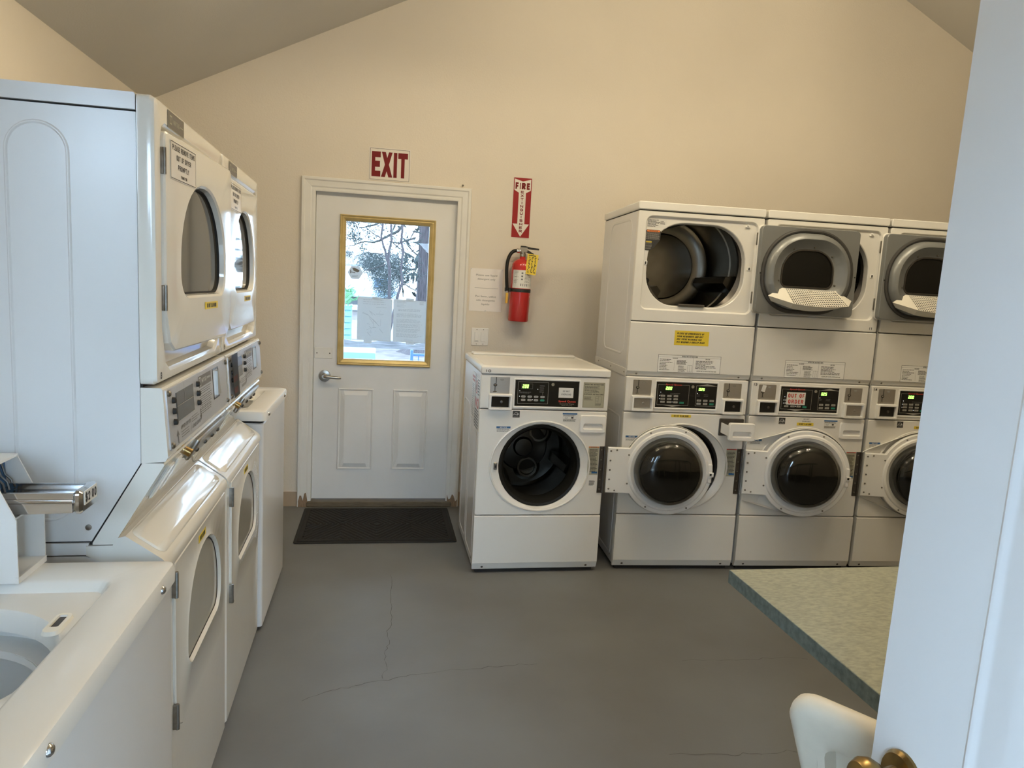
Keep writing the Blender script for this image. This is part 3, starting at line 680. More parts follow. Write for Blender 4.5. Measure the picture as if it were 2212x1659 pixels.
    if single:
        outline(fr_, .196, .359, .928, 1.043, .0014, y); digits(g, '200', .219, 1.010, .009, .019, y)
        outline(fr_, .214, .274, 1.006, 1.033, .0005, y)
        for x in (.205, .300): quad(gw, x, x+.003, (.993 if x < .25 else 1.004), (.996 if x < .25 else 1.007), y)
        quad(gw, .205, .208, .965, .968, y); quad(gw, .275, .278, .948, .951, y)
        for r_i, zz in enumerate((.960, .942)):
            for c_i in range(4):
                x = .215+c_i*.034; m_ = gg if (r_i == 1 and c_i == 3) else gb
                m_.add([(px, y, pz) for px, pz in rrect(x, x+.024, zz, zz+.011, .005, 3)], [tuple(range(16))])
        scribble(pr, .205, .285, .988, .983, 2, .002, y); scribble(pr, .312, .338, 1.022, .990, 4, .003, y); quad(pr, .328, .330, .974, .988, y)
        t = MB(); text_mb(t, 'Speed Queen', .4635, .940, .010, .094, y, bold=.03); ink(pn, 'brand_lettering', t, INKR)
        t = MB(); text_mb(t, 'Commercial Washer', .4635, .9285, .0065, .080, y); text_mb(t, 'Multi Housing', .4635, .9205, .0045, .056, y); ink(pn, 'caption_lettering', t, BTN)
    else:
        for a, b_ in ((.178, .355), (.394, .516)):
            outline(fr_, a, b_, .938, 1.050, .0014, y)
        fr_.add([(.405, y, 1.0502), (.505, y, 1.0502), (.455, y, 1.060)], [(0, 1, 2)]); fr_.add([(.215, y, .9378), (.315, y, .9378), (.265, y, .929)], [(0, 2, 1)])
        if not o.get('ooo'): digits(g, '2.00', .222, 1.022, .0095, .017, y)
        digits(g, '0.25', .408, 1.022, .009, .016, y)
        for r_i in range(3):
            for c_i in range(3): gb.add([(px, y, pz) for px, pz in rrect(.197+c_i*.0365, .222+c_i*.0365, .983-r_i*.0165, .993-r_i*.0165, .002, 2)], [tuple(range(12))])
        gg.add([(px, y, pz) for px, pz in rrect(.305, .330, .947, .958, .002, 2)], [tuple(range(12))])
        for r_i in range(2):
            for c_i in range(3): (gg if r_i*c_i == 2 else gb).add([(px, y, pz) for px, pz in rrect(.402+c_i*.0365, .427+c_i*.0365, .963-r_i*.0175, .974-r_i*.0175, .002, 2)], [tuple(range(12))])
        for x, zz in ((.194, 1.006), (.401, 1.006), (.190, .987), (.190, .970), (.262, .954)): quad(gw, x, x+.003, zz, zz+.003, y)
        scribble(pr, .190, .212, .997, .992, 2, .0015, y); scribble(pr, .250, .312, 1.002, .994, 2, .002, y); scribble(pr, .400, .418, .999, .992, 2, .0018, y); scribble(pr, .440, .472, 1.0, .992, 2, .002, y)
        t = MB(); text_mb(t, 'Speed Queen', .266, 1.0465, .0085, .090, y-.0002, bold=.03); ink(pn, 'brand_lettering', t, INKR)
    for m_, mm, nm_ in ((gb, BTN, 'button'), (gg, BTNG, 'start_button')):
        for f in m_.f: ink(pn, nm_, MB().add([m_.v[i] for i in f], [tuple(range(len(f)))]), mm)
    for nm_, m_, mm in (('display_digits', g, LEDG), ('indicator_light', gw, LEDW), ('frame_line', fr_, BTN), ('caption_print', pr, INKG)):
        if m_.f: ink(pn, nm_, m_, mm)
    bp2 = MB(); rr_ = random.Random(11)
    for v in [sum((Vector(gb.v[i]) for i in f), Vector())/len(f) for f in gb.f]: quad(bp2, v.x-.006, v.x+.006, v.z-.0015, v.z+.0015, y-.0003)
    ink(pn, 'button_print', bp2, INKG)
    if single:
        coin_meter(root, .050, .977, .899, 1.064, True)
        s = sticker(root, 'instruction_label', LBLT, .548, .666, .914, 1.050, -.0002)
        mb = outline(MB(), .551, .663, .917, 1.047, .0008, -.001); caps(mb, 'OPERATING INSTRUCTIONS', .607, 1.035, .007, .104, -.001); caps(mb, 'DISPENSER INSTRUCTIONS', .607, .983, .007, .104, -.001)
        scribble(mb, .556, .640, 1.027, .996, 6, .0022, -.001); scribble(mb, .556, .605, .970, .955, 4, .0022, -.001); outline(mb, .618, .650, .938, .976, .0008, -.001); outline(mb, .633, .650, .938, .976, .0008, -.001)
        for zz in (.951, .963): quad(mb, .618, .634, zz, zz+.0008, -.001)
        scribble(mb, .618, .655, .932, .925, 2, .0022, -.001); ink(s, 'lettering', mb, INKB)
        s = sticker(root, 'overload_label', LBLW, .415, .495, .964, 1.017, -.0009)
        ink(s, 'lettering', caps(caps(MB(), 'DO NOT', .456, .995, .0085, .038, -.0022, t=.15), 'OVERLOAD', .456, .978, .0085, .052, -.0022, t=.15), INKB)
    else:
        coin_meter(root, .039, .986, .908, 1.071, o.get('darkL', False)); coin_meter(root, .550, .986, .905, 1.070, o.get('darkR', True))
    # soap dispenser
    dx0, dx1, dz0, dz1 = .541, .684, .778, .874
    out = o.get('drawer', 0.)
    if out:
        part('dispenser_opening', MB().shells([(rrect(dx0, dx1, dz0, dz1, .006), -.001), (rrect(dx0+.004, dx1-.004, dz0+.004, dz1-.004, .005), -.003), (rrect(dx0+.007, dx1-.007, dz0+.007, dz1-.007, .004), -.0012)], ((dx0+dx1)/2, (dz0+dz1)/2), cap1=True), DARKST, root)
        tray = MB().box(dx0+.012, dx1-.012, -out+.018, -.003, dz0+.018, dz0+.022); tray.box(dx0+.012, dx0+.016, -out+.018, -.003, dz0+.022, dz1-.022); tray.box(dx1-.016, dx1-.012, -out+.018, -.003, dz0+.022, dz1-.022); tray.box((dx0+dx1)/2-.002, (dx0+dx1)/2+.002, -out+.018, -.003, dz0+.022, dz1-.026)
        part('dispenser_tray', tray, WHITE2, root, 0)
    df = MB(); c_ = ((dx0+dx1)/2, dz0+.036); hole = rrect4(dx0+.018, dx1-.018, dz0+.020, dz0+.052, .006, .012, 4)
    df.shells([(rrect(dx0, dx1, dz0, dz1, .010), -out+.012), (rrect(dx0, dx1, dz0, dz1, .010), -out-.004), (rrect(dx0+.004, dx1-.004, dz0+.004, dz1-.004, .008), -out-.009), (hole, -out-.009), (grow(hole, -.004), -out-.001), (grow(hole, -.005), -out+.006)], c_, cap1=True)
    part('dispenser_front', df, WHITE2, root)
    # small labels
    if o.get('star', True):
        s = sticker(root, 'energy_label', LBLB, .176, .213, .853, .889)
        mb = MB(); text_mb(mb, 'energy', .193, .866, .009, .026, -.0009, shear=.3); 
        for k in range(12):
            a0, a1 = R(20+k*12), R(32+k*12); cx_, cz_ = .1945, .858
            mb.add([(cx_+.0155*math.cos(a0), -.0009, cz_+.022*math.sin(a0)), (cx_+.0155*math.cos(a1), -.0009, cz_+.022*math.sin(a1)), (cx_+.0165*math.cos(a1), -.0009, cz_+.0235*math.sin(a1)), (cx_+.0165*math.cos(a0), -.0009, cz_+.0235*math.sin(a0))], [(0, 1, 2, 3)])
        mb.add([(.203+(.005 if i % 2 == 0 else .002)*math.sin(R(36*i)), -.0009, .872+(.005 if i % 2 == 0 else .002)*math.cos(R(36*i))) for i in range(10)], [tuple(range(10))])
        text_mb(mb, 'ENERGY STAR', .1945, .8555, .003, .028, -.0009); ink(s, 'star_emblem', mb, INKW)
    for nx, nz, ww, hh in (((.093, .774, .075, .031), ) if single else ((.019, .733, .068, .031), )):
        s = sticker(root, 'notice_label', LBLW, nx, nx+ww, nz, nz+hh)
        mb = MB(); quad(mb, nx, nx+ww, nz+hh*.66, nz+hh, -.0009); ink(s, 'blue_band', mb, INKBL)
        mb = MB(); caps(mb, 'NOTICE', nx+ww/2, nz+hh*.72, hh*.22, ww*.5, -.0012); ink(s, 'heading', mb, INKW)
        ink(s, 'lettering', scribble(MB(), nx+.003, nx+ww-.003, nz+hh*.48, nz+hh*.12, 3, .0025, -.0009, ragged=.15), INKG)
    if o.get('notice2', True):
        nx, nz, ww, hh = .444, .834, .080, .049
        s = sticker(root, 'notice_label', LBLW, nx, nx+ww, nz, nz+hh)
        mb = MB(); quad(mb, nx, nx+ww, nz+hh-.008, nz+hh, -.0009); ink(s, 'blue_band', mb, INKBL)
        mb = scribble(scribble(MB(), nx+.004, nx+ww-.004, nz+.036, nz+.032, 2, .002, -.0009), nx+.004, nx+ww-.004, nz+.014, nz+.004, 4, .0016, -.0009, ragged=.1)
        quad(mb, nx+.048, nx+.060, nz+.020, nz+.028, -.0009); outline(mb, nx+.014, nx+.027, nz+.020, nz+.027, .001, -.0009); ink(s, 'lettering', mb, INKB)
    if o.get('overload'):
        s = sticker(root, 'overload_label', LBLW, .296, .380, .862, .894, r=.0005)
        ink(s, 'lettering', caps(caps(MB(), 'DO NOT', .338, .881, .0075, .034, -.0009, t=.16), 'OVERLOAD', .338, .868, .0075, .048, -.0009, t=.16), INKB)
        yellow_label(root, .283, .382, .848, .864, -.0006)
    if o.get('yellow'): yellow_label(root, .266, .378, .872, .887)
    if o.get('tiny'): ink(root, 'serial_print', scribble(MB(), .614, .648, .514, .490, 6, .0025, -.0008, ragged=.3), INKB)
def washer_door(root, phi, wedge=0., hulled=True):
    """porthole door swung right round, its inside showing"""
    M_ = frame((.690, -.012, 0), (math.cos(phi), -math.sin(phi), 0), (0, 0, 1)); C = (.345, .590); ro = .243
    t0, t1 = math.asin(.115/ro), math.asin(.135/ro)
    pl = [(C[0]+ro*math.cos(a), C[1]+ro*math.sin(a)) for a in [(-math.pi+t1)+(2*math.pi-t0-t1)*k/44 for k in range(45)]]+[(.014, .705), (.014, .455)]
    c_r = lambda r: circ(*C, r, 48)
    mb = MB(M_).shells([(pl, .012), (pl, -.002), (grow(pl, -.004), -.006), (c_r(.222), -.006), (c_r(.216), -.012), (c_r(.205), -.014), (c_r(.196), -.009), (c_r(.186), -.004), (c_r(.183), .006), (c_r(.159), .008)], C)
    d = part('washer_door', mb, WHITE2, root, 28)
    hull = [(C[0]+.250*math.cos(a), C[1]+.250*math.sin(a)) for a in [R(-112+224*k/36) for k in range(37)]]+[(.020, .715+wedge), (.004, .70), (.004, .46), (.020, .445-wedge)]
    if not hulled: hull = [(C[0]+.246*math.cos(a), C[1]+.246*math.sin(a)) for a in [2*math.pi*k/48 for k in range(48)]]
    part('outer_cover', MB(M_).shells([(hull, .013), (grow(hull, .002), .018), (grow(hull, -.006), .034), (c_r(.17), .040)], C, cap1=True), WHITE, d, 28)
    part('bowl_glass', MB(M_).lathe([(.183, -.004), (.181, -.030), (.176, -.060), (.166, -.080), (.145, -.096), (.11, -.106), (.06, -.111), (.001, -.113)], (C[0], 0, C[1]), 'y', 44, cap0=False, cap1=True), BOWL, d)
    part('tinted_window', MB(M_).lathe([(.158, .006), (.163, -.050), (.156, -.068), (.138, -.082), (.105, -.092), (.06, -.098), (.001, -.100)], (C[0], 0, C[1]), 'y', 44, cap0=False, cap1=True), TINT, d)
    lt = MB(M_).rb(.560, .582, -.016, -.006, .535, .640, .006); lt.rb(.563, .590, -.022, -.014, .570, .596, .003)
    part('latch_hook', lt, WHITE2, d)
    part('latch_recess', MB(M_).box(.568, .578, -.0235, -.021, .578, .590), BLACKM, d, 0)
    for a in (70, 118, 160, 200, 242, 300):
        part('screw', MB(M_).lathe([(.003, -.0092), (.0048, -.0078), (.0048, -.006)], (C[0]+.231*math.cos(R(a)), 0, C[1]+.231*math.sin(R(a))), 'y', 8), SCREW, d)
    for k in range(5): part('screw', MB(M_).lathe([(.003, -.0092), (.0052, -.0078), (.0052, -.006)], (.030, 0, .478+k*.052), 'y', 8), SCREW, d)
    for z in (.470, .692): part('screw', MB(M_).lathe([(.003, -.0092), (.0048, -.0078), (.0048, -.006)], (.062, 0, z), 'y', 8), SCREW, d)
    return d

def upper_dryer(root, o):
    cabz0, cabz1 = 1.096, 1.960
    part('dryer_cabinet', MB().case(.002, MW-.002, .02, .716, cabz0, cabz1), SIDE, root)
    sm = MB(frame((.002, 0, 0), (0, -1, 0), (0, 0, 1)))
    a, b_, c_, d = -.55, -.10, 1.19, 1.93
    sm.shells([(rrect(a, b_, c_, d, .07, 6), 0), (rrect(a+.004, b_-.004, c_+.004, d-.004, .068, 6), -.0025), (rrect(a+.010, b_-.010, c_+.010, d-.010, .06, 6), -.0025), (rrect(a+.014, b_-.014, c_+.014, d-.014, .056, 6), 0)], ((a+b_)/2, (c_+d)/2))
    part('side_embossing', sm, SIDE, root, 20)
    part('side_bracket', MB().box(-.002, .002, .02, .71, 1.085, 1.125), WHITE, root, 0)
    for yy in (.05, .33, .62): part('screw', MB(frame((-.002, 0, 0), (0, -1, 0), (0, 0, 1))).lathe([(.003, -.003), (.005, -.0015), (.005, 0)], (-yy, 0, 1.105), 'y', 8), SCREW, root)
    part('access_panel', MB().prism([(.002, 1.114), (0, 1.118), (0, 1.376), (.003, 1.381), (.03, 1.381), (.03, 1.092), (.014, 1.092), (.011, 1.095)], 0, MW+.004, 'x'), WHITE, root, 25)
    for x in (.054, .632): screw(root, x, 1.1035, .008, .006)
    part('lid', MB(frame((0, 0, 0), (1, 0, 0), (0, 0, 1))).rb(-.004, MW+.006, -.006, .720, 1.964, 2.006, .008, .004), WHITE, root)
    part('lid_seam', MB().box(.006, MW-.006, .004, .71, 1.956, 1.968), GAP, root, 0)
    C = (.336, 1.690)
    hole = rrect4(.067, .609, 1.472, 1.907, .165, .195, 10); rec = rrect(.046, .658, 1.450, 1.933, .032, 5)
    def rc(d): return rrect(d, MW+.004-d, 1.386+d, 1.959-d, .008)
    fp = MB().shells([(rc(0), .03), (rc(0), .004), (rc(.003), 0), (grow(rec, .004), 0), (rec, .003), (grow(rec, -.004), .012), (grow(hole, .004), .012), (hole, .015), (grow(hole, -.003), .05)], C)
    part('dryer_front', fp, WHITE, root, 28)
    part('drum_seal', MB().shells([(grow(hole, -.003), .048), (circ(C[0], 1.70, .262, 48), .062), (circ(C[0], 1.70, .278, 48), .07)], C), DARKST, root)
    dm = MB().lathe([(.282, .06), (.282, .10), (.288, .102), (.288, .12), (.280, .122), (.280, .20), (.288, .202), (.288, .225), (.280, .228), (.280, .56), (.25, .585), (.20, .59), (.19, .575), (.001, .57)], (C[0], 0, 1.70), 'y', 48, cap0=False)
    dro = part('drum', dm, DRUM, root)
    for k, a0 in enumerate((100, 220, 340)):
        a = R(a0); ca, sa = math.cos(a), math.sin(a); L = []
        for y_ in (.10, .55):
            L.append([(C[0]+r_*ca-t_*sa, y_, 1.70+r_*sa+t_*ca) for t_, r_ in ((-.05, .279), (-.018, .215), (.018, .215), (.05, .279))])
        part('baffle', MB().loft(L, cap0=True, cap1=True), DRUMD, dro, 20)
    part('lint_chute', MB().rb(.255, .40, -.001, .05, 1.472, 1.486, .004), DARKST, root)
    part('light_socket', MB().lathe([(.011, .045), (.014, .045), (.014, .052)], (.083, 0, 1.60), 'y', 14), RUBBER, root)
    for x in (.049, .624): 
        p = part('catch_plate', MB().rb(x, x+.019, .009, .0125, 1.682, 1.702, .002, .0005), WHITE2, root); part('catch_slot', MB().box(x+.006, x+.013, .008, .0095, 1.685, 1.698), BLACKM, p, 0)
    part('door_switch', MB().rb(.592, .618, .004, .0125, 1.906, 1.912, .002).lathe([(.004, -.004), (.006, .012)], (.605, 0, 1.917), 'y', 8), WHITE2, root)
    for z in (1.820, 1.508): 
        h = part('dryer_hinge', MB().rb(.654, .676, -.006, .002, z, z+.064, .002, .001).tube([(.672, -.010, z), (.672, -.010, z+.064)], .006, 8), SCREW, root)
    if o.get('dlabels'):
        s = sticker(root, 'rating_label', LBLW, .050, .158, 1.876, 1.920, .012)
        ink(s, 'lettering', scribble(scribble(MB(), .054, .12, 1.913, 1.880, 7, .003, .0111, ragged=.4), .122, .15, 1.908, 1.895, 3, .003, .0111), INKB)
        p = [(.045+.003, 1.756), (.078, 1.756), (.098, 1.772), (.128, 1.812), (.130, 1.855), (.122, 1.864), (.053, 1.864), (.048, 1.858)]
        s = part('warning_label', MB().prism(p, .0112, .012), LBLB, root, 0)
        mb = MB(); quad(mb, .054, .124, 1.853, 1.862, .0109); ink(s, 'orange_band', mb, INKO)
        ink(s, 'heading', caps(MB(), 'WARNING', .090, 1.8545, .006, .045, .0106), INKB)
        ink(s, 'lettering', scribble(scribble(MB(), .052, .126, 1.847, 1.815, 8, .0018, .0109, ragged=.1), .052, .090, 1.805, 1.765, 8, .0018, .0109, ragged=.3), BTN)
        mb = MB(); quad(mb, .052, .084, 1.798, 1.803, .0107); ink(s, 'yellow_line', mb, YEL)
    if o.get('consider'):
        s = sticker(root, 'courtesy_label', YEL, .247, .440, 1.266, 1.344)
        mb = MB()
        for i, (t, ww) in enumerate((('PLEASE BE CONSIDERATE OF', .150), ('YOUR NEIGHBORS AND NOT', .146), ('USE THESE MACHINES FOR', .138), ('PET BEDDING & GREASY RAGS', .156))): caps(mb, t, .260, 1.324-i*.0155, .0098, ww, -.0009, 'LEFT', t=.24, shear=.22, gap=.3)
        ink(s, 'lettering', mb, INKB)
    x0, z0 = o.get('opinst', (.166, 1.117)); x1, z1 = x0+.353, z0+.095
    s = sticker(root, 'instruction_label', WHITE2, x0, x1, z0, z1)
    mb = outline(MB(), x0, x1, z0, z1, .0016, -.0009); caps(mb, 'OPERATING INSTRUCTIONS', (x0+x1)/2, z1-.0102, .007, .088, -.0009)
    quad(mb, x0+.002, x1-.002, z1-.0125, z1-.0118, -.0009); quad(mb, x0+.197, x0+.1978, z0+.002, z1-.012, -.0009)
    caps(mb, 'WASHER', x0+.095, z1-.0205, .006, .028, -.0009); caps(mb, 'DRYER', x0+.278, z1-.0205, .006, .024, -.0009)
    scribble(mb, x0+.010, x0+.085, z1-.027, z0+.012, 8, .0028, -.0009, ragged=.55); scribble(mb, x0+.105, x0+.165, z1-.030, z0+.045, 5, .0028, -.0009); scribble(mb, x0+.115, x0+.160, z0+.036, z0+.006, 6, .0024, -.0009)
    outline(mb, x0+.168, x0+.192, z0+.006, z0+.042, .0008, -.0009); quad(mb, x0+.180, x0+.1808, z0+.006, z0+.042, -.0009); quad(mb, x0+.092, x0+.0926, z0+.012, z1-.028, -.0009)
    scribble(mb, x0+.212, x0+.335, z1-.030, z0+.024, 7, .0028, -.0009, ragged=.55); caps(mb, 'CLEAN LINT FILTER AFTER EACH USE', x0+.275, z0+.0095, .0055, .110, -.0009, shear=.2)
    ink(s, 'lettering', mb, INKB)
def dryer_door(root):
    M_ = frame((.662, -.046, 0), (1, 0, 0), (0, 0, 1)); C = (.272, 1.690)
    pan = rrect(0, .558, 1.460, 1.922, .022, 4); g = rrect4(.012, .534, 1.466, 1.914, .19, .225, 12)
    d = part('dryer_door', MB(M_).shells([(pan, .034), (pan, .003), (grow(pan, -.003), 0), (g, 0)], C, cap0=True, cap1=True), GREY, root, 28)
    part('outer_skin', MB(M_).rb(-.004, .562, .030, .044, 1.457, 1.926, .022, .006), WHITE, d)
    part('seal_ring', MB(M_).shells([(g, .0), (grow(g, -.002), -.008), (grow(g, -.010), -.011), (grow(g, -.018), -.008), (grow(g, -.021), 0)], C), GREYD, d)
    g2 = grow(g, -.020); win = rrect4(.124, .418, 1.606, 1.806, .035, .115, 10)
    part('inner_liner', MB(M_).shells([(g2, -.001), (grow(g2, -.005), -.020), (grow(g2, -.016), -.036), (grow(g2, -.034), -.042), (grow(win, .036), -.030), (grow(win, .012), -.010), (grow(win, .003), -.008), (win, .002)], C), GREY, d, 40)
    part('window_rim', MB(M_).shells([(grow(win, .003), -.006), (grow(win, .001), -.011), (grow(win, -.005), -.011), (grow(win, -.007), -.004)], C), DARKST, d)
    part('door_window', MB(M_).shells([(grow(win, -.004), -.003), (grow(win, -.02), -.005)], C, cap1=True), TINT, d)
    for a in (35, 80, 128, 198, 338):
        q = ray_poly(grow(win, .014), C, R(a)); part('screw', MB(M_).lathe([(.003, -.018), (.0045, -.016), (.0045, -.008)], (q[0], 0, q[1]), 'y', 8), SCREW, d)
    for x, z in ((.010, 1.672), (.548, 1.676)): part('bumper', MB(M_).lathe([(.003, -.004), (.004, -.001)], (x, 0, z), 'y', 8), BLACKM, d)
    # lint screen: a wedge tray with a perforated top
    A = [Vector(p) for p in ((.142, -.030, 1.598), (.420, -.030, 1.598), (.476, -.092, 1.520), (.165, -.092, 1.520))]
    top = lambda u, v: (A[0].lerp(A[1], u)).lerp(A[3].lerp(A[2], u), v)+Vector((0, -.006*math.sin(math.pi*u)*v, -.010*math.sin(math.pi*u)*v))
    nu, nv = 25, 9; pm = MB(M_); n_ = Vector((0, -.5, .85))*.0
    def cell_ring(lift):
        for i in range(nu):
            for j in range(nv):
                u0, u1, v0, v1 = i/nu, (i+1)/nu, j/nv, (j+1)/nv; du, dv = .20/nu, .20/nv
                O = [top(u0, v0), top(u1, v0), top(u1, v1), top(u0, v1)]; I = [top(u0+du, v0+dv), top(u1-du, v0+dv), top(u1-du, v1-dv), top(u0+du, v1-dv)]
                pm.add([tuple(p+lift) for p in O+I], [(0, 1, 5, 4), (1, 2, 6, 5), (2, 3, 7, 6), (3, 0, 4, 7)])
    cell_ring(Vector((0, 0, 0)))
    ls = part('lint_screen', pm, LINT, d, 0)
    wl = MB(M_)
    P = {k: Vector(v) for k, v in dict(l=(.046, -.040, 1.555), lt=(.128, -.026, 1.600), r=(.520, -.040, 1.550), rt=(.432, -.026, 1.600)).items()}
    wl.add([tuple(P['lt']), tuple(A[0]), tuple(A[3]), tuple(P['l'])], [(0, 1, 2, 3)]); wl.add([tuple(P['rt']), tuple(A[1]), tuple(A[2]), tuple(P['r'])], [(3, 2, 1, 0)])
    n = 16; E0 = [P['l']]+[top(k/n, 1) for k in range(n+1)]+[P['r']]; E1 = []
    for q in E0:
        s_ = (q.x-.283)/.24; E1.append(Vector((q.x*.94+.283*.06, -.050, 1.484+.044*s_*s_)))
    for k in range(len(E0)-1): wl.add([tuple(E0[k]), tuple(E0[k+1]), tuple(E1[k+1]), tuple(E1[k])], [(0, 1, 2, 3)])
    part('screen_frame', wl, LINT, ls, 40)
    part('screen_tab', MB(M_).box(.276, .290, -.042, -.036, 1.583, 1.597), LINT, ls, 0)
    return d

# ---- single washer number 10
w10 = empty('front_load_washer', (.5164, 3.6363, 0), .0017)
tag(w10, 'single white front-load washer number 10 beside the back door, porthole open', 'washer')
washer(w10, True, dict(tiny=True)); washer_door(w10, R(9), hulled=False)
part('lid', MB(frame((0, 0, 0), (1, 0, 0), (0, 0, 1))).rb(-.002, MW+.004, -.006, .720, 1.079, 1.117, .008, .005), WHITE, w10)
part('lid_rim', MB(frame((0, 0, 1.117), (1, 0, 0), (0, 1, 0))).shells([(rrect(.004, MW-.002, .0, .714, .02), 0), (rrect(.012, MW-.010, .008, .706, .02), -.004), (rrect(.022, MW-.020, .018, .696, .016), -.004), (rrect(.030, MW-.028, .026, .688, .012), 0)], (.345, .35)), WHITE, w10)
part('lid_back_rail', MB(frame((0, 0, 1.117), (1, 0, 0), (0, 1, 0))).rb(.03, MW-.03, -.014, 0, .60, .68, .01, .004), WHITE, w10)
ink(w10, 'number_lettering', caps(MB(), '10', .036, 1.087, .014, .027, -.0068), INKB)
fr = frame((.0035, 0, 0), (0, -1, 0), (0, 0, 1))     # the side towards the door
s = sticker(w10, 'prohibition_sign', LBLW, -.182, -.030, .755, 1.050, -.003, fr)
rr_ = random.Random(5)
mb = scribble(scribble(MB(fr), -.095, -.036, 1.030, .955, 6, .007, -.0038, rr_, .1), -.175, -.036, .865, .775, 7, .008, -.0038, rr_, .12); outline(mb, -.180, -.032, .757, 1.048, .0012, -.0038); ink(s, 'lettering', mb, INKB)
mb = MB(fr); mb.shells([(circ(-.135, .990, .036, 24), -.0038), (circ(-.135, .990, .029, 24), -.0038)], (-.135, .990)); caps(mb, 'NO', -.106, .882, .055, .125, -.0038, t=.22)
mb.add([(-.112, -.0038, 1.014), (-.116, -.0038, 1.018), (-.158, -.0038, .966), (-.154, -.0038, .962)], [(0, 1, 2, 3)]); ink(s, 'red_lettering', mb, INKR)
mb = MB(fr); quad(mb, -.150, -.122, .975, 1.002, -.0042); ink(s, 'pictogram', mb, BADGE)
s = sticker(w10, 'instruction_sheet', LBLW, -.325, -.195, .800, 1.055, -.003, fr)
mb = scribble(MB(fr), -.315, -.215, .985, .815, 18, .003, -.0038, rr_, .4); ink(s, 'lettering', mb, INKG)
mb = MB(fr); 
for z in (1.010, 1.030): scribble(mb, -.318, -.202, z, z-.006, 2, .006, -.0038, rr_, .1)
ink(s, 'red_lettering', mb, mat('ink_pale_red', (.55, .22, .20), .6))

# ---- three washers with dryers stacked on them
ROW0, ROWA = (1.3058, 3.6577), -.055
STK = [
 (dict(drawer=.135, yellow=True, star=False, notice2=False, darkL=False, darkR=True), dict(dlabels=True, consider=True), 'stacked washer and dryer nearest the single washer, yellow courtesy label, soap drawer pulled out'),
 (dict(ooo=True, overload=True, darkL=True, darkR=False, hinge=True), dict(opinst=(.178, 1.115)), 'middle stacked washer and dryer, out-of-order card on its washer console'),
 (dict(overload=True, darkL=True, darkR=True), dict(opinst=(.158, 1.115)), 'stacked washer and dryer numbered 14, partly hidden behind the open entry door'),
]
stacks = []
for k, (wo, do, lb) in enumerate(STK):
    s_ = k*.712
    r = empty('stacked_washer_dryer', (ROW0[0]+s_*math.cos(ROWA), ROW0[1]+s_*math.sin(ROWA), 0), ROWA)
    tag(r, lb, 'washer dryer', 'stacked washers and dryers along the back wall'); stacks.append(r)
    washer(r, False, wo); upper_dryer(r, do)
    washer_door(r, R((11, 9, 9)[k]), (.03, .0, 0)[k]); dryer_door(r)
    if k == 1:
        ink(r, 'number_lettering', caps(MB(), '11', .656, 1.398, .014, .018, -.0012), INKB)
        ink(r, 'number_lettering', caps(MB(), '13', .018, 1.062, .014, .020, -.0012), INKB)
    if k == 2: ink(r, 'number_lettering', caps(MB(), '14', .018, 1.060, .014, .020, -.0012), INKB)
# the card and the slip stuck on the middle console
m_ = Matrix.Translation((*stacks[1].location,)) @ Matrix.Rotation(ROWA, 4, 'Z')
cd = MB(m_).rb(.206, .316, -.0030, -.0022, .964, 1.034, .001, .0002); oc = link('out_of_order_card', cd.mesh('out_of_order_card', 0), LBLW)
tag(oc, 'white card with red OUT OF ORDER lettering on the middle washer console', 'sign')
ink(oc, 'lettering', caps(caps(MB(m_), 'OUT OF', .261, 1.004, .022, .096, -.0036, t=.22), 'ORDER', .261, .971, .022, .090, -.0036, t=.22), INKR)
sp = MB(m_ @ frame((.068, -.002, 1.050), (1, 0, -.25), (.25, 0, 1))).box(-.011, .011, -.0012, -.0004, -.020, .018); so = link('paper_slip', sp.mesh('paper_slip', 0), LBLW)
tag(so, 'small blank white slip stuck over the left coin slot of the middle washer', 'paper slip')
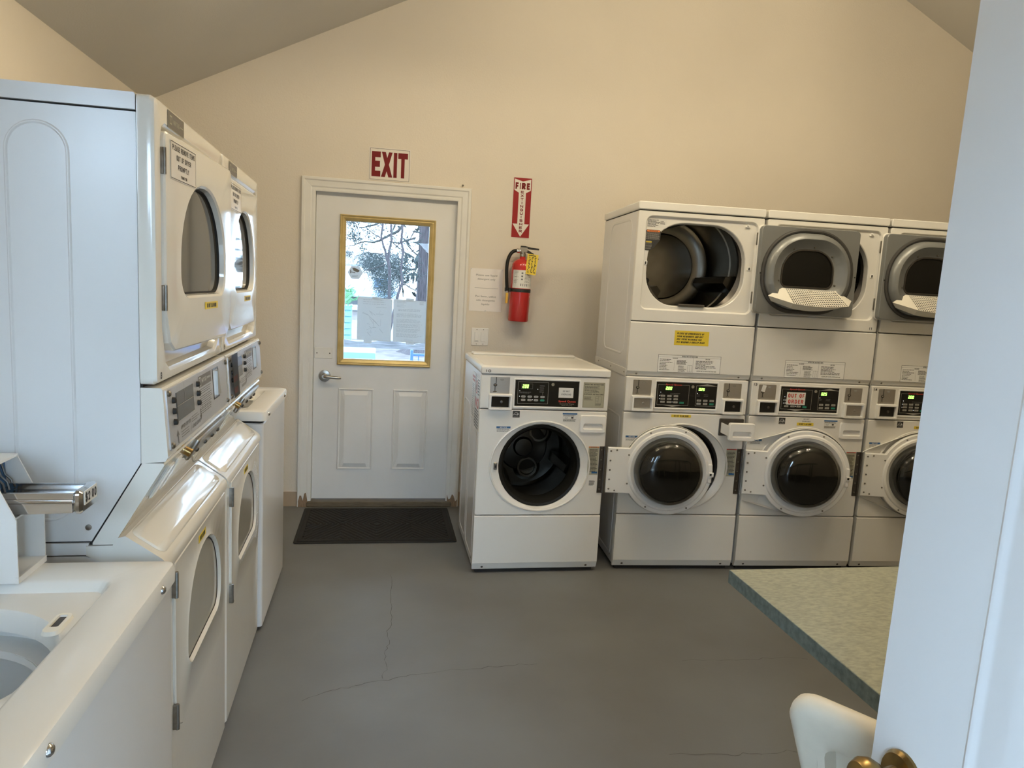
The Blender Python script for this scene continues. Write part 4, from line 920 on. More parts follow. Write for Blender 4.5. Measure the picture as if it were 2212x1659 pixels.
# ================================================================ left row: stacked dryers and top loaders
DW, DD = .686, .72
SIDEF = frame((.0, 0, 0), (0, -1, 0), (0, 0, 1))     # faces -x of the machine (towards the entry), x' = -depth
def pane_hole(x0, x1, z0, z1): return rrect4(x0, x1, z0, z1, .055, .19, 10)
def chamfer_door(x0, x1, z0, z1, top_r=.02):
    c = .06
    return [(x0+c, z0), (x1-c, z0), (x1-c*.45, z0+.02), (x1, z0+.095), (x1, z1-top_r), (x1-top_r*.3, z1-top_r*.3), (x1-top_r, z1), (x0+top_r, z1), (x0+top_r*.3, z1-top_r*.3), (x0, z1-top_r), (x0, z0+.095), (x0+c*.45, z0+.02)]
def stacked_dryer(root, o):
    S = MB
    # body behind the porcelain fronts
    body = [(.037, 1.841), (.037, 1.098), (.140, .921), (DD, .921), (DD, 1.841)]
    part('upper_cabinet', MB().prism(body, .004, DW-.004, 'x'), SIDE, root, 0)
    part('top_cap', MB().prism([(.037, 1.845), (.037, 1.876), (.040, 1.879), (DD, 1.879), (DD, 1.845)], .0, DW, 'x'), SIDE, root, 0)
    part('seam_gasket', MB().prism([(.032, 1.846), (.032, 1.10), (.136, .90), (.10, .03), (DD-.01, .03), (DD-.01, 1.846)], .009, DW-.009, 'x'), GAP, root, 0)
    part('middle_band', MB().prism([(.145, .917), (.150, .890), (DD, .890), (DD, .917)], .002, DW-.002, 'x'), SIDE, root, 0)
    part('lower_cabinet', MB().prism([(.155, .886), (.04, .86), (.04, .02), (DD, .02), (DD, .886)], .004, DW-.004, 'x'), SIDE, root, 0)
    cap = [(-.224+.061*math.cos(R(a)), 1.748+.061*math.sin(R(a))) for a in range(0, 181, 12)]+[(-.224+.061*math.cos(R(a)), 1.028+.061*math.sin(R(a))) for a in range(180, 361, 12)]
    def capw(d): return [(-.224+(.061-d)*math.cos(R(a)), 1.748+(.061-d)*math.sin(R(a))) for a in range(0, 181, 12)]+[(-.224+(.061-d)*math.cos(R(a)), 1.028+(.061-d)*math.sin(R(a))) for a in range(180, 361, 12)]
    F0 = frame((.004, 0, 0), (0, -1, 0), (0, 0, 1))
    part('side_embossing', MB(F0).shells([(capw(0), 0), (capw(.003), -.0025), (capw(.005), -.0025), (capw(.008), 0)], (-.224, 1.4)), SIDE, root, 20)
    part('screw', MB(F0).lathe([(.003, -.003), (.0065, -.002), (.0065, 0)], (-.145, 0, .953), 'y', 12), SCREW, root)
    # upper porcelain front with its door recess
    C = (.345, 1.575)
    rec = chamfer_door(.046, .646, 1.300, 1.828, .03)
    def rc(d): return rrect(d, DW-d, 1.272+d, 1.879-d, .012)
    part('upper_front', MB().shells([(rc(0), .035), (rc(0), .010), (rc(.004), .002), (rc(.010), 0), (grow(rec, .008), 0), (rec, .006), (grow(rec, -.006), .022)], C, cap1=True), CREAM, root, 30)
    tl = R(o.get('ajar', 0)); Md = frame((.052, .002, 0), (math.cos(tl), -math.sin(tl), 0), (0, 0, 1))
    dp = chamfer_door(0, .588, 1.337, 1.820, .022); hole = pane_hole(.110, .512, 1.462, 1.732); Cd = (.312, 1.60)
    d = part('upper_door', MB(Md).shells([(dp, .018), (dp, -.004), (grow(dp, -.004), -.008), (grow(dp, -.010), -.009), (grow(hole, .006), -.009), (hole, -.005), (grow(hole, -.004), .012)], Cd, cap0=False), CREAM, root, 30)
    part('pane_gasket', MB(Md).shells([(grow(hole, -.002), .008), (grow(hole, -.007), .006), (grow(hole, -.007), .012)], Cd), GAP, d)
    part('pane', MB(Md).shells([(grow(hole, -.003), .012), (grow(hole, -.05), .012)], Cd, cap1=True), PANE, d, 0)
    part('door_back', MB(Md).shells([(grow(dp, -.002), .017), (grow(dp, -.03), .017)], Cd, cap1=True), CREAM, d, 0)
    for z in (1.726, 1.432):
        part('hinge', MB().rb(.046, .051, -.004, .004, z, z+.056, .002, .001).tube([(.0505, -.005, z), (.0505, -.005, z+.056)], .0042, 8), SCREW, root)
    s = sticker(root, 'brand_badge', BADGE, .098, .236, 1.832, 1.871, -.0004)
    mb = MB(); outline(mb, .112, .130, 1.843, 1.862, .003, -.0014); caps(mb, 'MAYTAG', .168, 1.846, .011, .050, -.0014, t=.16); quad(mb, .200, .228, 1.8505, 1.8525, -.0014); outline(mb, .098, .236, 1.832, 1.871, .0012, -.0013)
    ink(s, 'brand_lettering', mb, LBLT)
    s = sticker(d, 'remove_items_label', SIGNW, .030, .222, 1.722, 1.806, -.0095, Md)
    lm = outline(MB(Md), .032, .220, 1.724, 1.804, .0014, -.0104)
    for t, z, h, ww in (('PLEASE REMOVE ITEMS', 1.786, .0105, .165), ('OUT OF DRYER', 1.766, .0105, .108), ('PROMPTLY.', 1.746, .0105, .086), ('THANK YOU', 1.730, .006, .045)): caps(lm, t, .126, z, h*1.15, ww, -.0104, t=.2)
    link('lettering', lm.mesh('lettering', 0), INKB, d)
    yellow_label(root, .355, .480, 1.424, 1.443, -.0072) if not tl else None
    if tl:
        s = sticker(d, 'yellow_label', YEL, .300, .425, 1.424, 1.443, -.0095, Md)
        link('lettering', caps(MB(Md), 'DO NOT SLAM DOOR', .3625, 1.4280, .011, .09, -.0104).mesh('lettering', 0), INKB, d)
    ink(root, 'number_lettering', caps(MB(), o['num'], .026, 1.283, .015, .011, -.0012), INKB)
    # control panel, leaning out a little towards its foot
    part('control_housing', MB().prism([(.035, 1.266), (-.006, 1.266), (-.010, 1.262), (-.020, 1.112), (-.014, 1.102), (.035, 1.098)], 0, DW, 'x'), CREAM, root, 25)
    G = frame((0, -.0205, 1.114), (1, 0, 0), (0, .0105, .150))
    fpl = part('control_faceplate', MB(G).rb(.018, .672, -.0025, .0015, .008, .146, .004, .0006), FACEPL, root)
    y = -.0030
    part('meter_window', MB(G).box(.088, .246, -.0045, -.002, .062, .128), mat('meter_grey', (.07, .075, .075), .25), root, 0)
    mb = MB(G); quad(mb, .088, .246, .096, .0975, -.005); quad(mb, .160, .162, .100, .126, -.005); ink(root, 'meter_mark', mb, BTN)
    for x, zs in ((.060, (.116, .091, .066)), (.292, (.120, .096, .072))):
        for z in zs: part('selector_knob', MB(G).lathe([(.004, -.011), (.0065, -.010), (.0075, -.002)], (x, 0, z), 'y', 12), BLACKM, root)
    bg_ = MB(G); quad(bg_, .312, .460, .106, .136, y); ink(fpl, 'brand_panel', bg_, BADGE)
    mb = MB(G); outline(mb, .318, .336, .109, .133, .003, y-.0004); caps(mb, 'MAYTAG', .372, .116, .012, .052, y-.0004, t=.16); caps(mb, 'COMMERCIAL', .430, .119, .006, .05, y-.0004); ink(fpl, 'brand_lettering', mb, INKW)
    mb = MB(G)
    for z0 in (.099, .080, .063, .048): scribble(mb, .312, .458, z0, z0-.011, 3, .0018, y, ragged=.2)
    caps(mb, 'UPPER DRYER', .155, .038, .009, .088, y, shear=.15); caps(mb, 'LOWER DRYER', .262, .020, .009, .088, y, shear=.15)
    scribble(mb, .112, .195, .031, .019, 3, .0016, y); scribble(mb, .215, .300, .048, .036, 3, .0016, y); quad(mb, .204, .2055, .014, .05, y)
    mb.add([(x, y, z) for x, z in ((.078, .012), (.086, .012), (.086, .030), (.092, .030), (.082, .044), (.072, .030), (.078, .030))], [tuple(range(7))])
    mb.add([(x, y, z) for x, z in ((.316, .052), (.308, .052), (.308, .036), (.302, .036), (.312, .022), (.322, .036), (.316, .036))], [tuple(range(7))])
    quad(mb, .1655, .1665, .129, .144, y)
    ink(fpl, 'lettering', mb, INKG)
    part('coin_slot_recess', MB(G).shells([(rrect(.478, .560, .048, .136, .002), -.0026), (rrect(.482, .556, .052, .132, .002), -.004), (rrect(.486, .552, .056, .128, .002), .0)], (.519, .09), cap1=True), DARKST, root)
    part('coin_chute', MB(G).prism([(.505, .058), (.545, .058), (.530, .126), (.516, .126)], -.010, -.001), STEEL, root, 0)
    for x, z in ((.030, .136), (.660, .136), (.030, .018), (.660, .018)): part('screw', MB(G).lathe([(.004, -.009), (.0075, -.006), (.0075, -.002)], (x, 0, z), 'y', 12), SCREW, root)
    # undercut face below the panel, with lock and screwed strip
    U = frame((0, .094, .914), (1, 0, 0), (0, -.106, .180)); UL = .231
    part('undercut_panel', MB().prism([(.033, 1.0985), (-.010, 1.0985), (-.012, 1.094), (.094, .914), (.1365, .914), (.1365, .9185)], 0, DW, 'x'), CREAM, root, 20)
    part('lock_strip', MB(U).rb(.33, .67, -.012, .0, .130, .195, .004), STEEL, root)
    for x in (.37, .47, .56, .64): part('screw', MB(U).lathe([(.004, -.018), (.007, -.015), (.007, -.010)], (x, 0, .158), 'y', 8), DARKST, root)
    part('key_lock', MB(U).lathe([(.008, -.017), (.0115, -.015), (.0115, 0)], (.245, 0, .182), 'y', 16), BRASS, root)
    for x in (.06, .13): part('rib', MB(U).rb(x, x+.045, -.008, 0, .10, .195, .008, .006), CREAM, root)
    # lower dryer: sloping top and front
    top = [(.150, .889), (.150, .911), (.096, .912), (.088, .928), (.070, .933), (-.004, .880), (-.014, .870), (-.018, .858), (-.018, .848), (.05, .84)]
    part('lower_top', MB().prism(top, 0, DW, 'x'), CREAM, root, 40)
    T = frame((0, .070, .9335), (1, 0, 0), (0, .074, .053))
    part('top_panel', MB(T).shells([(rrect(.025, DW-.030, -.090, -.002, .02), 0), (rrect(.029, DW-.034, -.086, -.006, .018), -.004), (rrect(.05, DW-.055, -.070, -.02, .01), -.005)], (.34, -.04), cap1=True), CREAM, root, 40)
    lf = [(0, .02), (DW, .02), (DW, .855), (0, .855)]
    rec = chamfer_door(.046, .650, .398, .852, .004)
    part('lower_front', MB().rb(.0, DW, -.012, .045, .02, .850, .014, .010), CREAM, root, 30)
    dp = chamfer_door(.056, .646, .405, .846, .006); hole = pane_hole(.162, .560, .522, .792); Cd = (.36, .65)
    d = part('lower_door', MB().shells([(dp, -.011), (dp, -.016), (grow(dp, -.003), -.0185), (grow(hole, .010), -.0185), (grow(hole, .002), -.022), (hole, -.020), (grow(hole, -.006), -.0125)], Cd), CREAM, root, 30)
    part('pane_gasket', MB().shells([(grow(hole, -.004), -.0128), (grow(hole, -.009), -.0145), (grow(hole, -.010), -.0125)], Cd), GAP, d)
    part('pane', MB().shells([(grow(hole, -.006), -.0126), (grow(hole, -.05), -.0126)], Cd, cap1=True), mat('pale_pane', (.40, .385, .34), .08, noise=.05), d, 0)
    for z in (.762, .430):
        part('hinge', MB().rb(.049, .055, -.022, -.010, z, z+.064, .002, .001).tube([(.0535, -.0215, z), (.0535, -.0215, z+.064)], .0048, 8), SCREW, root)
    yellow_label(root, .290, .372, .806, .826, -.0186)

DA = empty('stacked_dryer', (-.4714, 1.6583, 0), math.pi/2+.0133); tag(DA, 'nearest white stacked dryer with plain side panel, upper door ajar, number 3', 'dryer', 'stacked dryers on the left')
stacked_dryer(DA, dict(num='3', ajar=3.0))
DB = empty('stacked_dryer', (-.4714-math.sin(.0133)*.6985, 1.6583+.6985, 0), math.pi/2+.0133); tag(DB, 'second stacked dryer, out-of-order note in a bag on its control panel', 'dryer', 'stacked dryers on the left')
stacked_dryer(DB, dict(num='5'))
# note in a clear bag taped to the second control panel
mw = Matrix.Translation(DB.location) @ Matrix.Rotation(math.pi/2+.0133, 4, 'Z') @ frame((0, -.0275, 1.114), (1, 0, 0), (0, .0105, .150))
bag = MB(mw); bag.rb(.030, .130, -.0055, -.0045, .012, .150, .004, .0004)
bo = link('out_of_order_note', bag.mesh('out_of_order_note'), BAGM); tag(bo, 'clear plastic bag with red OUT OF ORDER note on the second dryer panel', 'sign')
part_ = link('note', MB(mw).box(.036, .112, -.0044, -.0038, .014, .090).mesh('note', 0), LBLW, bo)
ink(bo, 'lettering', caps(caps(MB(mw), 'OUT OF', .074, .060, .020, .064, -.0046, t=.22), 'ORDER', .074, .024, .020, .060, -.0046, t=.22), INKR)

def top_loader(root, H, coin):
    part('cabinet', MB(frame((0, 0, 0), (1, 0, 0), (0, 1, 0))).loft([[(x, -zz, y) for x, y in rrect(.004+i_, DW-.004-i_, .004+i_, .70-i_, .012, 4)] for zz, i_ in ((.02, 0), (H-.056, 0), (H-.052, .004), (H-.052, .012))]), SIDE, root)
    part('feet_skirt', MB().box(.03, DW-.03, .03, .68, 0, .02), GAP, root, 0)
    part('top_seam', MB(frame((0, 0, 0), (1, 0, 0), (0, 1, 0))).loft([[(x, -zz, y) for x, y in rrect(.008, DW-.008, .010, .69, .012, 4)] for zz in (H-.058, H-.036)]), GAP, root)
    Tm = frame((0, 0, H), (1, 0, 0), (0, 1, 0))       # x' = x, z' = depth, y' = down
    C = (.30, .300)
    def rc(d, r=.020): return rrect(d, DW-d, d-.006, .705-d, r, 4)
    rec = [(.10, .075), (.44, .070), (.578, .082), (.586, .10), (.560, .235), (.545, .245), (.30, .250), (.30, .56), (.10, .56), (.06, .52), (.06, .10)]
    rec = rrect(.045, .580, .086, .560, .03, 4)
    deck = MB(Tm).shells([(rc(0), .042), (rc(-.001), .014), (rc(.003), .004), (rc(.012), 0), (grow(rec, .008), 0), (grow(rec, .001), .004), (grow(rec, -.010), .020), (circ(*C, .214, 48), .022), (circ(*C, .207, 48), .030), (circ(*C, .204, 48), .060)], C)
    part('top_deck', deck, WHITE, root, 40)
    part('tub_ring', MB(Tm).shells([(circ(*C, .206, 48), .058), (circ(*C, .235, 48), .064), (circ(*C, .235, 48), .085), (circ(*C, .188, 48), .088), (circ(*C, .184, 48), .10)], C), TUB, root)
    part('wash_basket', MB(Tm).lathe([(.186, .088), (.220, .11), (.225, .16), (.215, .46), (.19, .48), (.001, .48)], (C[0], 0, C[1]), 'y', 40, cap0=False), TUB, root)
    part('agitator', MB(Tm).lathe([(.035, .13), (.045, .15), (.05, .34), (.07, .40), (.14, .46), (.15, .479)], (C[0], 0, C[1]), 'y', 24), TUB, root)
    bez = MB(Tm).shells([(rrect(.392, .470, .110, .140, .012, 4), .021), (rrect(.394, .468, .112, .138, .011, 4), .014), (rrect(.414, .460, .118, .133, .003), .014), (rrect(.416, .458, .119, .132, .003), .021)], (.437, .1255), cap1=False)
    part('lid_switch_bezel', bez, LINT, root); part('lid_switch_slot', MB(Tm).box(.415, .459, .0175, .021, .118, .133), DARKST, root, 0)
    ld = part('lid', MB().rb(.06, .57, .575, .590, H+.005, H+.42, .03, .005), WHITE, root)
    part('lid_hinge', MB().tube([(.10, .583, H+.002), (.53, .583, H+.002)], .006, 8), STEEL, root)
    for x in (.075, .578): part('screw', MB().lathe([(.001, -.0135), (.005, -.0125), (.008, -.010), (.0095, -.0065), (.0095, -.004)], (x, 0, H-.022), 'y', 18), CHROME, root)
    part('backsplash', MB().rb(.02, coin[0]-.01, .64, .70, H-.002, H+.13, .01), WHITE, root)
    # coin meter case: side plates, hood, floor and back, with the coin slide
    x0, x1 = coin; y0 = .248; zb = H
    sidep = [(y0, zb), (y0, zb+.124), (y0+.046, zb+.225), (y0+.17, zb+.225), (y0+.17, zb)]
    cs = part('meter_case', MB().prism(sidep, x0, x0+.003, 'x').prism(sidep, x1-.003, x1, 'x').box(x0, x1, y0+.165, y0+.17, zb, zb+.225).prism([(y0+.046, zb+.222), (y0+.046, zb+.227), (y0+.172, zb+.227), (y0+.172, zb+.222)], x0-.001, x1+.001, 'x').box(x0+.003, x1-.003, y0+.004, y0+.165, zb+.006, zb+.012).box(x0-.001, x1+.001, y0-.001, y0+.005, zb, zb+.012), WHITE2, root, 0)
    part('case_shelf', MB().prism([(y0+.012, zb+.118), (y0+.09, zb+.090), (y0+.09, zb+.094), (y0+.012, zb+.122)], x0+.003, x1-.003, 'x'), WHITE2, cs, 0)
    part('slide_plate', MB().prism([(y0+.066, zb+.16), (y0+.068, zb+.222), (y0+.072, zb+.222), (y0+.072, zb+.155)], x0+.004, x1-.004, 'x'), INKBL, cs, 0)
    cen = (x0+x1)/2
    sl_ = part('coin_slide', MB().rb(cen-.038, cen+.038, y0-.092, y0+.10, zb+.150, zb+.160, .003).box(cen-.038, cen-.032, y0-.092, y0+.07, zb+.160, zb+.172).box(cen+.032, cen+.038, y0-.092, y0+.07, zb+.160, zb+.172).prism([(y0-.088, zb+.150), (y0+.05, zb+.150), (y0+.03, zb+.128), (y0-.088, zb+.132)], cen-.034, cen+.034, 'x'), CHROME, root, 30)
    part('slide_grip', MB().rb(cen-.042, cen+.042, y0-.108, y0-.092, zb+.130, zb+.178, .010, .005), CHROME, sl_)
    part('price_label', MB().rb(cen-.030, cen+.032, y0-.1092, y0-.1078, zb+.146, zb+.174, .002, .0004), LBLW, sl_, 0)
    ink(sl_, 'lettering', caps(MB(), '$2.00', cen+.001, zb+.151, .018, .054, y0-.1096, t=.2), INKB)
    for k in range(6):
        x = x0+.012+k*.0165
        part('coin_guide', MB().tube([(x, y0+.066, zb+.212), (x, y0+.060, zb+.190), (x+.002, y0+.050, zb+.178), (x, y0+.046, zb+.162)], .0022, 6), DARKST, sl_)
    for zz in (.05, .10, .19): part('rivet', MB(frame((x0, 0, zb), (0, -1, 0), (0, 0, 1))).lathe([(.002, -.001), (.003, 0)], (-(y0+.06), 0, zz), 'y', 8), SCREW, cs)
TA = empty('top_load_washer', (-.418, .886, 0), math.pi/2); tag(TA, 'nearest white top-load washer with coin slide marked two dollars, lid open', 'washer', 'top loaders on the left')
top_loader(TA, .912, (.570, .686))
TB = empty('top_load_washer', (-.460, 3.062, 0), math.pi/2); tag(TB, 'far white top-load washer standing between the dryers and the back wall', 'washer', 'top loaders on the left')
top_loader(TB, .962, (.570, .686))
# ================================================================ table, chair, entry door, lamps
tb = empty('folding_table', (1.6, 1.16, 0)); tag(tb, 'green speckled laminate work table beside the open entry door', 'table')
TH = .76
tt = MB(frame((0, 0, TH), (1, 0, 0), (0, 1, 0))).rb(-.598, 1.0, 0, .037, -.66, .66, .003, .001)
part('table_top', tt, TABLE, tb)
ed = MB()
for x0, x1, y0_, y1_ in ((-.6002, -.598, -.66, .66), (1.0, 1.002, -.66, .66), (-.598, 1.0, .66, .662), (-.598, 1.0, -.662, -.66)): ed.box(x0, x1, y0_, y1_, TH-.0385, TH-.0012)
part('edge_band', ed, TEDGE, tb, 0)
for x in (.30, .85):
    for y_ in (-.5, .5): part('leg', MB().tube([(x, y_, 0), (x, y_, TH-.037)], .02, 10), STEEL, tb)
for x in (.30, .85): part('crossbar', MB().tube([(x, -.5, .25), (x, .5, .25)], .012, 8), STEEL, tb)

ch = empty('plastic_chair', (.995, 1.03, 0), R(-55)); tag(ch, 'cream plastic chair with a thick rounded back beside the table', 'chair')
K = frame((0, 0, .42), (1, 0, 0), (0, -.36, 1))
bk = [(x*(.74+.26*z/.43), z) for x, z in rrect4(-.214, .214, 0, .430, .05, .055, 8)]
Cb = (0, .22); inn = rrect(-.140, .140, .06, .352, .03, 4)
part('backrest', MB(K).shells([(grow(bk, -.022), .024), (grow(bk, -.010), .022), (grow(bk, -.002), .013), (bk, 0), (grow(bk, -.002), -.013), (grow(bk, -.010), -.022), (grow(bk, -.022), -.025), (grow(inn, .012), -.025), (inn, -.021), (grow(inn, -.008), .010)], Cb, cap0=True, cap1=True), RESIN, ch, 45)
part('back_panel', MB(K).rb(-.110, .110, -.010, .006, .085, .305, .02, .005), RESIN, ch)
stp = MB(frame((0, 0, .44), (1, 0, 0), (0, 1, 0)))
part('seat', stp.rb(-.205, .205, -.004, .034, -.01, .42, .05, .012, 5), RESIN, ch)
for sx in (-1, 1):
    part('leg', MB().tube([(sx*.175, .02, .42), (sx*.20, -.05, .0)], .022, 10, r1=.017), RESIN, ch)
    part('leg', MB().tube([(sx*.175, .38, .42), (sx*.20, .43, .0)], .022, 10, r1=.017), RESIN, ch)

d2 = struct(empty('door_2', (.690, -.125, 0))); d2.rotation_euler = (0, R(.85), 0)      # hangs a little out of plumb
X0 = .650
part('door_slab', MB(Matrix.Translation(-Vector(d2.location)) @ frame((X0, 0, 0), (0, -1, 0), (0, 0, 1))).rb(-.787, .127, 0, .044, .012, 2.042, .002, .0015), mat('entry_door_paint', (.74, .75, .76), .42, noise=.03, nscale=3, bump=.05, bscale=90), d2)
Md2 = Matrix.Translation(-Vector(d2.location)) @ frame((X0, 0, 0), (0, -1, 0), (0, 0, 1))
for a, b_ in ((-.647, -.368), (-.292, -.028)):
    for z0, z1 in ((.22, .80), (.985, 1.60), (1.71, 1.93)):
        f = lambda d: rrect(a+d, b_-d, z0+d, z1-d, 0)
        part('panel', MB(Md2).shells([(f(0), 0), (f(.004), -.002), (f(.009), -.002), (f(.014), -.0004), (f(.020), -.0004), (f(.050), -.004), (f(.053), -.004)], ((a+b_)/2, (z0+z1)/2), cap1=True), MATS['entry_door_paint'], d2, 20)
kx, kz = -.727, .938
kn = part('knob_rose', MB(Md2).lathe([(.034, 0), (.034, -.004), (.030, -.009), (.016, -.012), (.012, -.030)], (kx, 0, kz), 'y', 28), BRASS, d2)
part('knob', MB(Md2).lathe([(.012, -.028), (.020, -.034), (.027, -.045), (.028, -.055), (.023, -.064), (.012, -.068), (.001, -.069)], (kx, 0, kz), 'y', 28), BRASS, d2)
for z in (.25, 1.03, 1.80): part('hinge', MB(Matrix.Translation(-Vector(d2.location))).tube([(X0+.046, -.128, z-.045), (X0+.046, -.128, z+.045)], .007, 8), BRASS, d2)
t2 = struct(empty('trim_2', (.2, YF-.075, 0)))
jm2 = MB(Matrix.Translation(-Vector(t2.location))); jm2.box(-.30, -.275, YF-.152, YF+.002, 0, 2.10); jm2.box(.716, .738, YF-.152, YF+.002, 0, 2.12); jm2.box(-.275, .716, YF-.152, YF+.002, 2.052, 2.10)
part('entry_jamb', jm2, TRIM, t2, 0)

BULB = mat('warm_bulb', (1, .85, .6), .4, emit=((1.0, .84, .58), LAMP_POWER))
SHADE = mat('lamp_metal', (.6, .58, .52), .4, metal=.3, noise=.05)
def ceiling_lamp(x, y, z, n, lb, dish=0):
    r = empty('ceiling_lamp', (x, y, z)); tag(r, lb, 'lamp', 'ceiling lamps')
    ht = roof(x)-z
    part('canopy', MB().lathe([(.065, ht+.06), (.065, ht-.03), (.02, ht-.045)], n=20), SHADE, r)
    part('stem', MB().tube([(0, 0, .05), (0, 0, ht)], .010, 8), SHADE, r)
    part('hub', MB().lathe([(.05, .03), (.06, .045), (.05, .07), (.02, .08)], n=16), SHADE, r)
    if dish: part('dish_shade', MB().lathe([(dish, -.03), (dish*.97, .0), (dish*.6, .055), (.05, .075), (.05, .072), (dish*.6, .050), (dish*.96, -.004), (dish-.004, -.03)], n=32, cap0=False, cap1=False), SHADE, r)
    for k in range(n):
        a = 2*math.pi*k/n+.4; cx, cy = .17*math.cos(a), .17*math.sin(a)
        part('arm', MB().tube([(.03*math.cos(a), .03*math.sin(a), .05), (.11*math.cos(a), .11*math.sin(a), .06), (cx, cy, .045)], .008, 8), SHADE, r)
        part('bulb_socket', MB().lathe([(.022, .03), (.018, .050)], (cx, cy, 0), n=12), SHADE, r)
        part('bulb', MB().sphere((cx, cy, -.005), .038, 8, 5), BULB, r)
ceiling_lamp(2.45, 2.45, 3.40, 4, 'four-bulb ceiling lamp hanging near the ridge, right of the room centre')
ceiling_lamp(1.30, 2.45, 3.30, 4, 'four-bulb ceiling lamp hanging left of the ridge over the aisle')
ceiling_lamp(.10, 3.0, 2.96, 2, 'two-bulb ceiling lamp with a metal dish on the left slope near the back door', .30)

# ================================================================ outdoors
GZ = -.14
GRND = mat('needle_ground', (.095, .075, .068), .95, alt=(.035, .026, .024), nscale=3.2, detail=10, bump=.8, bscale=14)
ROAD = mat('pale_road', (.12, .115, .11), .95, noise=.12, nscale=3)
g = part('ground', MB().box(-70, 70, -60, 90, GZ-.2, GZ), GRND, None, 0); struct(g)
rd = part('road', MB().box(-70, 70, 20.5, 30, GZ-.05, GZ+.01), ROAD, None, 0); struct(rd)
struct(part('entry_step', MB().box(-1.2, 1.6, -1.6, YF-.16, GZ, -.02), mat('concrete', (.45, .44, .42), .9, noise=.15, nscale=12), None, 0))
BARK = mat('bark', (.045, .036, .040), .95, alt=(.013, .010, .012), nscale=7, detail=10, bump=1.0, bscale=18, stretch=(6, 6, .7))
TWIG = mat('twig_bark', (.025, .02, .02), .9, noise=.3); PALET = mat('dead_twig', (.14, .12, .11), .9, noise=.2)
NEED = mat('conifer_needles', (.007, .012, .011), .8, alt=(.016, .022, .022), nscale=6)
def vp(zx, zy, y=14.):
    k = y/14.; x = -.68+(zx-150)*.000866; z = 2.53-(zy-300)*.00086
    return (x*k, y, 1.524+(z-1.524)*k)
def needles(mb, c, r, n, rnd, droop=.6, ln=.10, wd=.0036):
    for _ in range(n):
        p = Vector((rnd.gauss(0, r), rnd.gauss(0, .5), rnd.gauss(0, r)))+Vector(c)
        d = Vector((rnd.gauss(0, 1), rnd.gauss(0, .6), rnd.gauss(-droop, .7))).normalized()*ln*rnd.uniform(.5, 1.4)
        n_ = Vector((-d.z, rnd.uniform(-.3, .3)*d.length, d.x)).normalized()*wd*rnd.uniform(.6, 1.5)
        mb.add([tuple(p-n_), tuple(p+n_*.8+d*.4), tuple(p+d), tuple(p-n_*1.2+d*.5)], [(0, 1, 2, 3)])
rnd = random.Random(21)
t1 = empty('conifer_tree', (1.02, 17.2, GZ)); tag(t1, 'thick furrowed conifer trunk seen at the right of the door glass', 'tree')
tk = MB(); prof = [(.62, -.02), (.46, .08), (.33, .28), (.245, .6), (.215, 1.1), (.20, 2.0), (.19, 3.2), (.17, 6), (.12, 10)]
L = []
for r_, h in prof:
    L.append([(r_*(1+.10*math.sin(5*a+h)+.05*math.sin(11*a+2*h))*math.cos(a), r_*(1+.10*math.sin(5*a+h)+.05*math.sin(11*a+2*h))*math.sin(a), h) for a in [2*math.pi*k/30 for k in range(30)]])
part('trunk', tk.loft(L, cap1=True), BARK, t1, 60)
loc1 = Vector(t1.location)
def branch(root, pts, r0, r1_, m, y=15.):
    P = [Vector(vp(*p, y))-Vector(root.location) for p in pts]; part('branch', MB().tube(P, r0, 6, r1=r1_), m, root)
branch(t1, [(1620, -900), (1300, -200), (1000, 120), (900, 200), (780, 270), (650, 310), (540, 350), (420, 360)], .035, .008, TWIG)
branch(t1, [(1640, -300), (1400, 200), (1250, 390), (1080, 480), (950, 560), (850, 620), (720, 660), (560, 650), (430, 690), (330, 740), (150, 780)], .035, .007, TWIG)
branch(t1, [(1650, 500), (1420, 580), (1300, 640), (1140, 630)], .02, .012, TWIG)
branch(t1, [(1140, 630), (1280, 740), (1400, 830), (1480, 920), (1560, 960)], .012, .008, TWIG)
branch(t1, [(1640, 300), (1560, 460), (1480, 600), (1420, 700)], .014, .006, TWIG)
branch(t1, [(1700, 880), (1590, 800), (1500, 700), (1420, 580)], .018, .008, TWIG)
branch(t1, [(1700, 1660), (1540, 1590), (1300, 1420), (1200, 1280), (1130, 1130), (1100, 1000)], .018, .008, PALET)
branch(t1, [(1310, 980), (1300, 1200), (1310, 1340), (1270, 1420)], .007, .005, PALET)
branch(t1, [(1400, 960), (1390, 1100), (1350, 1260)], .007, .005, PALET)
fm = MB()
for zx, zy, r_, n in ((250, 230, .13, 520), (330, 560, .085, 300), (180, 880, .06, 120), (520, 740, .05, 60), (1150, 380, .20, 260), (620, 480, .10, 140), (760, 1060, .11, 300), (840, 800, .14, 120), (1250, 1130, .19, 900), (1450, 1300, .13, 400), (1480, 1000, .12, 180), (1000, 1500, .12, 420), (1040, 1700, .10, 260), (1560, 560, .10, 120), (1300, 600, .17, 220), (650, 900, .12, 120), (540, 1060, .10, 160), (820, 1200, .11, 300), (700, 320, .12, 160), (900, 300, .14, 140)):
    needles(fm, Vector(vp(zx, zy, 15.))-loc1, r_, int(n*1.9), rnd)
for _ in range(60):
    a = rnd.uniform(0, 6.28); needles(fm, (1.6*math.cos(a)*rnd.random(), 1.6*math.sin(a)*rnd.random(), rnd.uniform(3.4, 8.5)), .35, 60, rnd, ln=.2, wd=.02)
fo_ = part('foliage', fm, NEED, t1, 0); fo_['kind'] = 'stuff'

